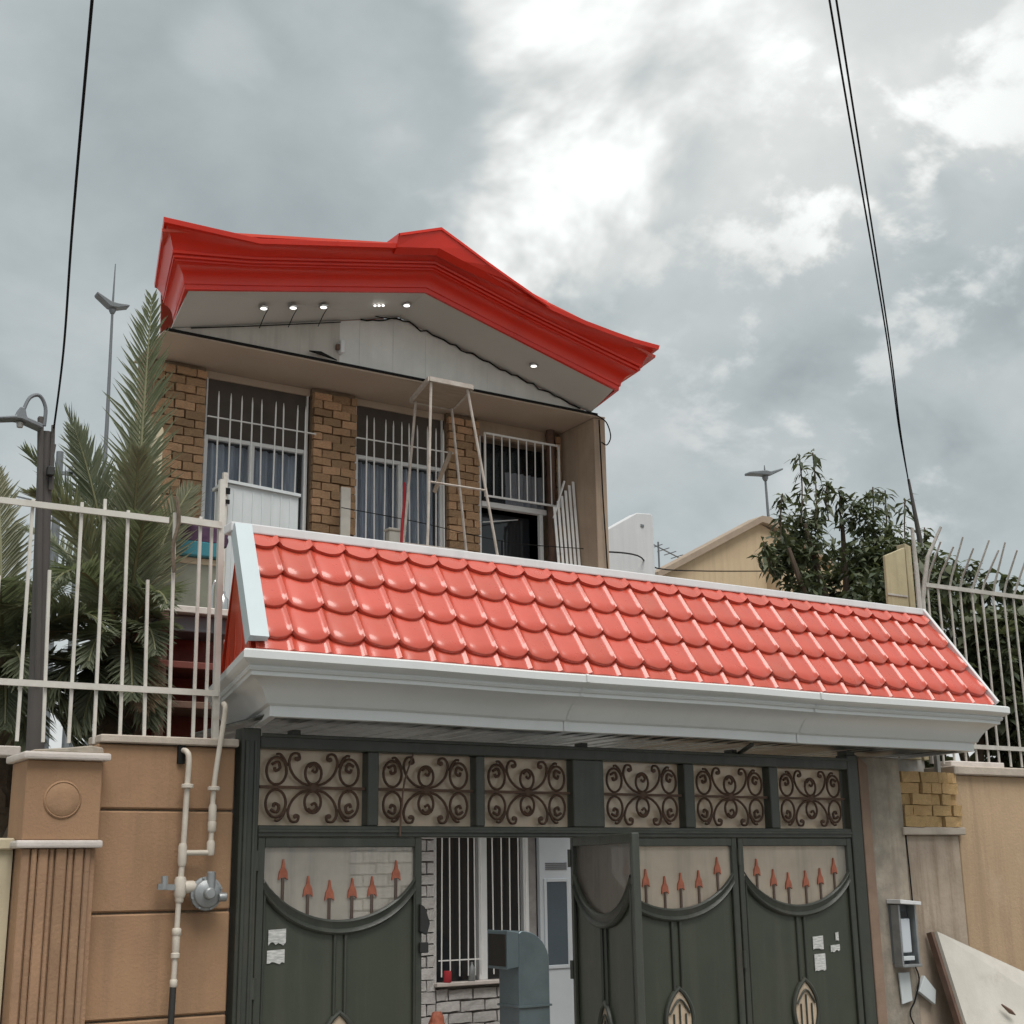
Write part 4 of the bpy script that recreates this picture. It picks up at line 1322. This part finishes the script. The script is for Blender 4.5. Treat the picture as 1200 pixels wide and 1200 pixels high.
FR2 = [(100, 84, 1.55, 20, GP, .40, 0), (170, 75, 1.4, 40, G, .40, 0), (20, 72, 1.3, 50, G, .38, 0), (0, 50, 1.3, 70, G, .38, 0), (60, 60, 1.3, 60, G, .38, 0), (330, 45, 1.2, 85, G, .38, 0), (290, 40, 1.1, 90, G, .36, 0),
       (250, 50, 1.1, 85, G, .36, 0), (210, 45, 1.2, 85, G, .38, 0), (140, 40, 1.2, 85, G, .36, 0), (350, 15, 1.1, 80, G, .36, 0), (305, 10, 1.0, 80, G, .34, 0), (265, 12, .9, 80, G, .34, 0), (225, 10, 1.0, 80, G, .34, 0),
       (340, -15, 1.0, 55, G, .34, 0), (300, -18, .9, 50, G, .34, 0), (260, -20, .8, 50, G, .32, 0), (20, -10, 1.1, 60, G, .34, 0), (275, -40, .9, 35, G, .32, 0), (320, -42, 1.0, 35, G, .32, 0)]
palm('palm_tree', (2.05, 2.35, 0), 3.25, 'short bushy palm at the left edge behind the fence', FR2, 12, .16)
palm('palm_tree', (1.45, 2.9, 0), 3.2, 'palm with thin upright fronds at the far left edge', FR2[:14], 13, .15)

# ------------------------------------------------------------------ right side walls
rp = thing('gate_pier', (8.0, 0, 0), 'stained grey plaster pier right of the gate carrying the meter box', 'pier')
MB().box(7.79, 8.235, -.05, .25, 0, 2.565).build('pier_body', 'plaster_grey', rp, bevel=.012, seg=2)
MB().prism([(7.777, 0), (7.875, 0), (7.87, 2.50), (7.777, 2.56)], -.066, -.051).build('edge_band', 'edge_brown', rp, bevel=.004)
bp = thing('brick_ledge_pier', (8.56, 0, 0), 'low pinkish plaster pier with stone ledge under the yellow bricks', 'pier')
MB().box(8.25, 8.862, -.03, .25, 0, 1.985).build('pier_body', 'plaster_pink', bp, bevel=.008)
MB().box(8.20, 8.90, -.075, .27, 1.986, 2.045).build('ledge', 'coping_stone', bp, bevel=.008)
YBK = [rough_brick('stacked_brick', 'yellow_brick', .11, 70 + s, .03) for s in range(4)]
rb_ = random.Random(9)
z = 2.046
k = 0
where = ('bottom', 'second', 'third', 'fourth', 'top')
col_names = ('at the gate side', 'beside the gate side brick', 'in the middle', 'near the wall', 'at the wall side', 'at the far end')
for row in range(5):
    x = 8.225 + rb_.uniform(0, .03)
    hgt = .083
    c = 0
    while x < 8.84 - (.0 if row < 4 else .05):
        wd_ = rb_.choice((.105, .20, .20, .11))
        wd_ = min(wd_, 8.87 - x)
        if wd_ < .07:
            break
        o = bpy.data.objects.new('stacked_brick', rb_.choice(YBK))
        COL.objects.link(o)
        o.location = (x + wd_ / 2, rb_.uniform(-.03, .02), z + hgt / 2)
        o.rotation_euler = (0, rb_.uniform(-.03, .03), rb_.uniform(-.10, .10))
        o.scale = (wd_ * .97, 1, hgt * .98)
        tag(o, 'loose yellow brick on the ledge pier, %s course, %s' % (where[row], col_names[min(c, 5)]), 'brick', 'yellow bricks stacked on the ledge pier')
        x += wd_ + .004
        c += 1
    z += hgt + .0015
MB().box(8.30, 8.84, .07, .2, 2.046, 2.47).build('back_mortar', 'plaster_pink', bp)
MB().bar((8.70, -.02, 2.47), (8.70, -.02, 2.60), .035).build('prop', 'fence_old', bp)

rw = thing('side_wall', (10.5, 0, 0), 'tan rendered boundary wall at the right edge with stone coping', 'wall')
MB().box(8.876, 16, -.02, .2, 0, 2.455).build('wall_body', 'plaster_tan', rw, bevel=.006)
MB().box(8.84, 16, -.07, .25, 2.456, 2.525).build('coping', 'coping_stone', rw, bevel=.008)
MB().box(8.95, 9.6, .05, .2, 2.526, 2.575).build('coping_block', 'white_stone', rw, bevel=.006)

fr_ = thing('spiked_fence', (10, .1, 2.5), 'old pale iron fence with bent spikes on the right wall', 'fence')
xi = 8.92
rf = random.Random(4)
k = 0
while xi < 12.4:
    top = rf.uniform(.30, .44)
    dx = rf.uniform(-.03, .06)
    zr_ = 4.02
    col_m = 'fence_old'
    pts = [(xi - .0, .10, 2.55), (xi + rf.uniform(-.012, .012), .10, 3.3), (xi, .10, zr_), (xi + dx * .3, .06, zr_ + .10), (xi + dx, -.10, zr_ + top)]
    MB().tube(pts, [.0105, .0105, .0105, .0105, .008], 6).build('bar', col_m, fr_)
    xi += .137 + rf.uniform(-.012, .012)
    k += 1
MB().bar((8.88, .082, 4.02), (12.5, .082, 4.045), .014, .035).build('rail', 'fence_old', fr_)
MB().bar((8.88, .082, 2.70), (12.5, .082, 2.70), .014, .035).build('rail', 'fence_old', fr_)
MB().tube([(8.86, .12, 2.55), (8.87, .12, 3.9), (8.90, .05, 4.25), (8.98, -.05, 4.5)], [.022, .022, .018, .012], 7).build('post', 'fence_old', fr_)
MB().tube([(8.80, .12, 2.55), (8.83, .12, 4.1), (8.80, .1, 4.5)], [.02, .02, .015], 7).build('post', 'fence_old', fr_)

sp_ = thing('metal_sheet', (8.85, .35, 0), 'weathered yellowish metal sheet standing beside the spiked fence', 'sheet')
MB().prism([(8.68, 2.6), (8.92, 2.6), (8.95, 4.40), (8.70, 4.30)], .33, .36).build('sheet', 'sheet_yellow', sp_, bevel=.004)
MB().box(8.69, 8.93, .322, .33, 3.96, 3.975).build('seam', 'fence_old', sp_)
MB().prism([(8.97, 2.6), (9.03, 2.6), (9.04, 4.42), (8.97, 4.44)], .34, .44).build('side_flange', 'sheet_yellow', sp_, bevel=.004)
MB().box(8.69, 9.0, .37, .43, 0, 2.7).build('foot', 'fence_old', sp_)

mb_ = thing('meter_box', (8.08, -.1, 1.25), 'open grey metal meter box with white panel on the plaster pier', 'meter box')
MB().box(7.985, 8.175, -.07, -.052, 1.06, 1.48).build('back_plate', 'mast_grey', mb_)
for a, b_, c, d in ((7.985, 8.003, 1.06, 1.48), (8.157, 8.175, 1.06, 1.48)):
    MB().box(a, b_, -.15, -.07, c, d).build('side', 'meter_grey', mb_, bevel=.003)
MB().box(7.98, 8.18, -.16, -.07, 1.04, 1.06).build('bottom', 'meter_grey', mb_, bevel=.003)
MB().prism([(7.97, 1.49), (8.19, 1.475), (8.19, 1.50), (7.97, 1.52)], -.19, -.052).build('hood', 'white_metal', mb_, bevel=.003)
MB().box(8.03, 8.13, -.12, -.07, 1.14, 1.38).build('meter_face', 'door_white', mb_, bevel=.006)
MB().box(8.02, 8.14, -.13, -.07, 1.085, 1.115).build('terminal_cover', 'cabinet_white', mb_, bevel=.003)
MB().box(8.04, 8.10, -.11, -.07, 1.39, 1.43).build('fuse', 'black_rubber', mb_)
tag(MB().tube(smoothpath([(8.245, -.045, 2.0), (8.25, -.05, 1.6), (8.24, -.055, 1.25), (8.19, -.06, 1.1), (8.23, -.07, .95), (8.16, -.075, .8), (8.10, -.075, .7), (8.2, -.07, .5), (8.22, -.06, .1)], 6), .006, 5).build('wall_wire', 'cable_black', base=(8.24, -.05, 0)), 'black wire running down between the two piers at right', 'wire')
tag(MB().prism([(8.03, .78), (8.14, .80), (8.13, 1.0), (8.02, 1.0)], -.075, -.06).prism([(8.20, .86), (8.36, .76), (8.38, .86), (8.27, .97)], -.09, -.055).build('torn_flap', 'cabinet_white', base=(8.1, -.06, .8), bevel=.003), 'torn grey-white sheet scraps below the meter box', 'sheet scrap')

lb = thing('leaning_board', (9.2, -.3, 0), 'large dirty white board leaning on the wall at bottom right', 'board')
q = [Vector((8.40, -.10, 1.27)), Vector((10.6, -.10, .50)), Vector((10.6, -.28, 0.1)), Vector((8.44, -.42, .1))]
m1 = MB().quad(*q)
m1.build('board_face', 'board_white', lb, solid=.03)
MB().bar((8.385, -.075, 1.27), (8.425, -.40, .1), .03, .05).build('board_edge', 'wood_brown', lb)
MB().tube([(8.85, -.29, .745), (8.93, -.30, .69), (8.98, -.30, .665)], [.006, .017, .004], 6).build('scrape', 'wood_brown', lb)

# ------------------------------------------------------------------ trees at right


def leaf_cloud(mb, rnd, centre, rad, n, size, droop=.5, width=.3):
    for _ in range(n):
        while True:
            p = Vector((rnd.uniform(-1, 1), rnd.uniform(-1, 1), rnd.uniform(-1, 1)))
            if p.length < 1:
                break
        p = Vector(centre) + Vector((p.x * rad[0], p.y * rad[1], p.z * rad[2]))
        add_leaf(mb, rnd, p, size * rnd.uniform(.6, 1.25), droop, width)


def add_leaf(mb, rnd, p, ln, droop, width):
    a = rnd.uniform(0, 2 * math.pi)
    e = rnd.uniform(-1.2, .5) * droop
    d = Vector((math.cos(a) * math.cos(e), math.sin(a) * math.cos(e), math.sin(e)))
    s = d.cross(Vector((0, 0, 1))).normalized()
    s = Matrix.Rotation(rnd.uniform(-.7, .7), 3, d) @ s
    wv = s * (ln * width * .5)
    mid_ = p + d * ln * .5
    d2 = (d + Vector((0, 0, -.55 * droop - .1))).normalized()
    tip = mid_ + d2 * ln * .5
    b = len(mb.v)
    mb.v += [tuple(p), tuple(mid_ - wv), tuple(mid_ + wv), tuple(tip)]
    mb.f += [(b, b + 1, b + 2), (b + 1, b + 3, b + 2)]


def tree(name, base, label, trunk_top, limbs, clumps, shoots, seed, leaf=.11, dens=150, width=.32):
    rnd = random.Random(seed)
    root = thing(name, base, label, 'tree')
    tk = MB()
    bx, by, _ = base
    tk.tube(smoothpath([(bx, by, 0), (bx + .05, by, trunk_top * .5), (bx + .0, by, trunk_top)], 4), [.11 - .005 * i for i in range(9)], 9)
    for l in limbs:
        pp = smoothpath([(bx, by, trunk_top - .3)] + list(l), 4)
        tk.tube(pp, [.05 * (1 - .8 * i / len(pp)) + .006 for i in range(len(pp))], 6)
    for s in shoots:
        tk.tube(smoothpath(s, 4), .008, 5)
    tk.build('trunk', 'bark', root, smooth=True)
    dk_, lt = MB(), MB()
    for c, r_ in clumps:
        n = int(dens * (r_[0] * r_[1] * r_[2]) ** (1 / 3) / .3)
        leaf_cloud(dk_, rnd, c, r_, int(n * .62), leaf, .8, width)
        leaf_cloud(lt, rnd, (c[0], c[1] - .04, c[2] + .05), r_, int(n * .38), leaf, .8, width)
    for s in shoots:
        pp = smoothpath(s, 6)
        for i, p in enumerate(pp[2:]):
            for _ in range(4):
                add_leaf(dk_ if rnd.random() < .6 else lt, rnd, p + Vector((rnd.uniform(-.03, .03), rnd.uniform(-.03, .03), rnd.uniform(-.03, .03))), leaf * rnd.uniform(.9, 1.5), 1.1, width * .8)
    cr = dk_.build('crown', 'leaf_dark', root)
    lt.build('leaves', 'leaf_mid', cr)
    return root


rt_ = random.Random(21)
cl_ = []
for i in range(58):
    t = rt_.random()
    x = 9.72 + 2.15 * rt_.random() ** .9
    hi = 5.45 - .25 * abs(x - 10.3) - (.25 if x > 11.2 else 0)
    zc_ = 3.9 + (hi - 3.9) * rt_.random() ** .75
    cl_.append(((x, 2.5 + rt_.uniform(-.6, .6), zc_), (rt_.uniform(.16, .32), rt_.uniform(.18, .32), rt_.uniform(.14, .28))))
shoots = [[(9.85, 2.45, 5.2), (9.9, 2.45, 5.6), (9.88, 2.44, 5.95)], [(10.12, 2.5, 5.2), (10.15, 2.5, 5.65), (10.14, 2.5, 6.02)], [(9.6, 2.5, 5.0), (9.62, 2.5, 5.3), (9.66, 2.5, 5.5)],
          [(10.45, 2.5, 5.2), (10.5, 2.5, 5.5), (10.48, 2.5, 5.65)], [(10.85, 2.4, 5.1), (10.88, 2.4, 5.45), (10.9, 2.4, 5.72)], [(11.15, 2.5, 5.0), (11.18, 2.5, 5.4), (11.2, 2.5, 5.75)],
          [(11.45, 2.5, 5.0), (11.45, 2.5, 5.3), (11.5, 2.5, 5.68)], [(11.7, 2.5, 4.9), (11.75, 2.5, 5.2), (11.78, 2.5, 5.4)], [(9.5, 2.5, 4.6), (9.4, 2.5, 4.8), (9.36, 2.5, 4.95)], [(10.3, 2.5, 5.3), (10.28, 2.5, 5.55), (10.33, 2.5, 5.72)]]
tree('leafy_tree', (10.6, 2.5, 0), 'dense dark green leafy tree behind the canopy, right of the tan house', 3.6,
     [((10.2, 2.5, 4.4), (9.9, 2.45, 5.2)), ((10.6, 2.6, 4.5), (10.5, 2.5, 5.3)), ((11.0, 2.5, 4.4), (11.2, 2.5, 5.1)), ((9.9, 2.4, 4.2), (9.6, 2.4, 4.9))], cl_, shoots, 5, .13, 300, .36)
cl2 = []
for i in range(44):
    x = 10.15 + 3.0 * rt_.random()
    zc_ = 2.5 + 1.75 * rt_.random() ** .8
    cl2.append(((x, 1.5 + rt_.uniform(-.45, .45), zc_), (rt_.uniform(.18, .34), rt_.uniform(.2, .3), rt_.uniform(.16, .3))))
sh2 = [[(10.2 + i * .32, 1.25, 4.1), (10.22 + i * .32 + rt_.uniform(-.05, .05), 1.25, 4.4), (10.2 + i * .32 + rt_.uniform(-.08, .08), 1.24, 4.52 + rt_.uniform(-.15, .12))] for i in range(9)]
tree('leafy_shrub', (11.0, 1.5, 0), 'dark broad-leaved shrub growing behind the spiked fence', 2.6,
     [((10.6, 1.4, 3.3), (10.4, 1.35, 4.1)), ((11.2, 1.5, 3.3), (11.4, 1.4, 4.0)), ((11.8, 1.5, 3.2), (12.3, 1.4, 3.9))], cl2, sh2, 6, .16, 300, .5)

wp = thing('utility_pole', (11.5, 2.3, 0), 'thin dark utility pole rising out of the leafy tree', 'pole')
MB().tube([(11.55, 2.3, 0), (11.45, 2.3, 5.2), (11.36, 2.3, 5.85)], [.05, .028, .014], 8).build('pole', 'pole_dark', wp, smooth=True)
for dx, lbl in ((0, 'left strand of the twin cables from the utility pole'), (.055, 'right strand of the twin cables from the utility pole')):
    tag(MB().tube(smoothpath([(11.36, 2.3, 5.8), (9.90 + dx * .3, 1.1, 5.86), (8.12 + dx * .5, -.4, 5.975), (4.94 + dx, -3.0, 6.29), (1.3 + dx, -6.0, 6.75), (-6, -12, 8.2)], 8), .0062, 6).build('overhead_cable', 'cable_black', base=(11.36, 2.3, 5.8), smooth=True), lbl, 'cable')

# ------------------------------------------------------------------ far things
cw = thing('cream_building', (3.9, 7.0, 0), 'narrow cream wall of the neighbouring building behind the palm', 'building')
MB().prism([(4.02, 0), (4.56, 0), (4.56, 6.88), (4.54, 6.92), (4.02, 6.92)], 6.9, 6.98).build('wall', 'cream_paint', cw) if False else None
MB().prism([(3.90, 0), (3.99, 0), (3.99, 6.05), (3.97, 6.08), (3.90, 6.08)], 5.2, 5.9).build('wall', 'cream_paint', cw, bevel=.01)

wh = thing('white_building', (12.5, 9, 0), 'white neighbouring building with sloping stair parapet beside the brick house', 'building')
MB().prism([(11.2, 0), (13.12, 0), (13.12, 7.19), (13.08, 7.22), (12.80, 7.20), (11.2, 6.28)], 9.0, 9.22).build('parapet', 'house_white', wh, bevel=.012)
MB().box(11.2, 13.10, 9.23, 13, 0, 6.0).build('body', 'house_white', wh)
MB().box(12.86, 12.92, 8.985, 9.0, 6.98, 7.02).build('anchor_bolt', 'mast_grey', wh)
MB().box(13.12, 13.3, 9.02, 9.2, 0, 5.9).build('corner_pier', 'house_white', wh)

tn = thing('tan_house', (19, 14, 0), 'tan gabled house with sloping roof edge behind the canopy', 'house')
MB().prism([(17.3, 0), (22.2, 0), (22.2, 8.25), (20.0, 9.06), (17.3, 7.66)], 14, 14.2).build('gable_wall', 'house_tan', tn)
MB().prism([(17.05, 7.50), (20.0, 9.04), (20.3, 9.0), (22.6, 8.05), (22.6, 8.2), (20.25, 9.18), (20.0, 9.18), (17.05, 7.63)], 13.85, 14.3).build('roof', 'roof_edge', tn)
MB().box(20.15, 22.2, 13.6, 13.99, 0, 8.1).build('side_wing', 'house_tan', tn)
MB().box(17.4, 22.1, 14.21, 20, 0, 7.2).build('body', 'house_tan', tn)
an = thing('aerial', (17.55, 14.5, 7.6), 'small television aerial on the low end of the tan roof', 'aerial')
MB().tube([(17.6, 14.5, 7.5), (17.6, 14.5, 8.45)], .02, 5).build('mast', 'mast_grey', an)
MB().bar((17.4, 14.5, 8.4), (18.2, 14.5, 8.15), .02).build('boom', 'mast_grey', an)
for i in range(4):
    MB().bar((17.55 + i * .18, 14.3, 8.35 - i * .055), (17.55 + i * .18, 14.7, 8.35 - i * .055), .014).build('element', 'mast_grey', an)
tag(MB().tube(smoothpath([(9.62, 5.6, 5.52), (12.0, 8.0, 6.22), (15, 11, 6.9), (20.1, 13.55, 7.9)], 6), .012, 5).build('drop_cable', 'cable_black', base=(9.62, 5.6, 5.52)), 'thin black cable from the brick house to the tan house', 'cable')


def flood_mast(base, top, spike, halves, label):
    t = thing('light_mast', base, label, 'light mast')
    x, y, _ = base
    MB().tube([(x + .1, y, 0), (x + .05, y, top * .8), (x, y, top), (x, y, spike)], [.10, .05, .03, .012], 8).build('mast', 'mast_grey', t, smooth=True)
    (lx, lz), (rx, rz) = halves
    MB().prism([(x + lx, top + lz), (x - .10, top - .08), (x + .10, top - .08), (x + rx, top + rz), (x + rx, top + rz + .05), (x + .12, top + .05), (x - .05, top + .06), (x + lx, top + lz + .07)], y - .14, y + .14).build('lamp_arm', 'mast_grey', t, bevel=.02)
    MB().lathe([(.05, -.16), (.09, -.08), (.07, .02)], (x, y, top - .06), 'z', 10).build('bracket', 'mast_grey', t, smooth=True)


flood_mast((8.72, 25, 0), 15.80, 16.95, ((-.44, .18), (.40, .02)), 'tall distant double-arm light mast left of the house')
flood_mast((25.95, 20, 0), 12.58, 12.82, ((-.66, -.14), (.60, .17)), 'distant light mast with flat head above the tan house')
for x, lbl in ((8.95, 'distant utility pole with crossarm nearest the lamp post'), (9.60, 'distant utility pole with crossarm beside the palm')):
    t = thing('utility_pole', (x, 30, 0), lbl, 'pole')
    MB().tube([(x + .1, 30, 0), (x - .08, 30, 13.3)], [.2, .10], 8).build('pole', 'mast_grey', t, smooth=True)
    for z, hw in ((12.7, .38), (12.2, .3)):
        MB().bar((x - .08 - hw, 30, z), (x - .08 + hw, 30, z), .09).build('crossarm', 'mast_grey', t)
        for sx_ in (-1, 1):
            MB().tube([(x - .08 + sx_ * hw * .9, 30, z + .045), (x - .08 + sx_ * hw * .9, 30, z + .22)], .05, 6).build('insulator', 'mast_grey', t)
tag(MB().tube(smoothpath([(7.5, 30, 11.9), (8.95, 30, 11.75), (9.5, 30, 11.72), (11.5, 30, 11.9)]), .025, 5).build('far_cable', 'mast_grey', base=(8.95, 30, 11.75)), 'thin far cable strung between the distant utility poles', 'cable')

# ------------------------------------------------------------------ courtyard things seen through the gate
du = thing('cooler_duct', (8.4, 5.3, 0), 'blue-grey curved sheet-metal cooler duct in the courtyard', 'duct')
arcp = [(8.0, .0), (8.0, 1.14)] + [(8.04 + .34 * math.sin(R(a)), .84 + .32 * math.cos(R(a))) for a in range(0, 91, 10)] + [(8.38, .0)]
MB().prism(arcp, 5.1, 5.5).build('elbow', 'duct_blue', du, bevel=.008)
MB().prism([(7.86, .78), (8.0, .80), (8.0, 1.15), (7.86, 1.17)], 5.1, 5.5).build('mouth_flange', 'duct_blue', du, bevel=.006)
MB().box(7.853, 7.859, 5.13, 5.47, .81, 1.13).build('mouth_opening', 'interior_dark', du)
MB().box(7.985, 8.395, 5.085, 5.515, .40, .42).build('seam_band', 'duct_blue', du)
tag(MB().lathe([(.04, 0), (.045, .01), (.045, .11), (.04, .12), (.001, .12)], (7.77, 6.2, .601), 'z', 14).build('red_can', 'cloth_red', base=(7.77, 6.2, .601), smooth=True), 'red can on the ground-floor window sill', 'can')
tag(MB().lathe([(.035, 0), (.04, .01), (.04, .13), (.015, .17), (.015, .2), (.001, .2)], (8.08, 6.2, .601), 'z', 14).build('grey_bottle', 'meter_grey', base=(8.08, 6.2, .601), smooth=True), 'dark grey bottle on the ground-floor window sill', 'bottle')
hp = MB()
rows = []
for k in range(8):
    t = k / 7
    r = []
    for i in range(17):
        a = 2 * math.pi * i / 16
        rad = (.15 + .05 * math.sin(t * 7)) * (1 - .75 * t ** 3) * (1 + .14 * math.sin(a * 4 + 2 * k) + .08 * math.sin(a * 7 - k))
        r.append((7.50 + rad * math.cos(a), 5.95 + rad * math.sin(a) * .8, .004 + .33 * t))
    rows.append(r)
hp.grid(rows)
hp.quad(*[rows[-1][i] for i in range(16)])
tag(hp.build('red_bundle', 'spear_red', base=(7.5, 5.95, .004), smooth=True, autos=70), 'crumpled reddish bundle at the foot of the white brick wall', 'bundle')
yw = thing('yard_wall', (9.7, 3, 0), 'tan plaster courtyard wall seen through the gate panes', 'wall')
MB().box(9.66, 9.82, .27, 5.45, 0, 2.35).build('wall_body', 'plaster_tan', yw, bevel=.008)
MB().box(9.63, 9.85, .27, 5.45, 2.35, 2.40).build('coping', 'coping_stone', yw, bevel=.006)
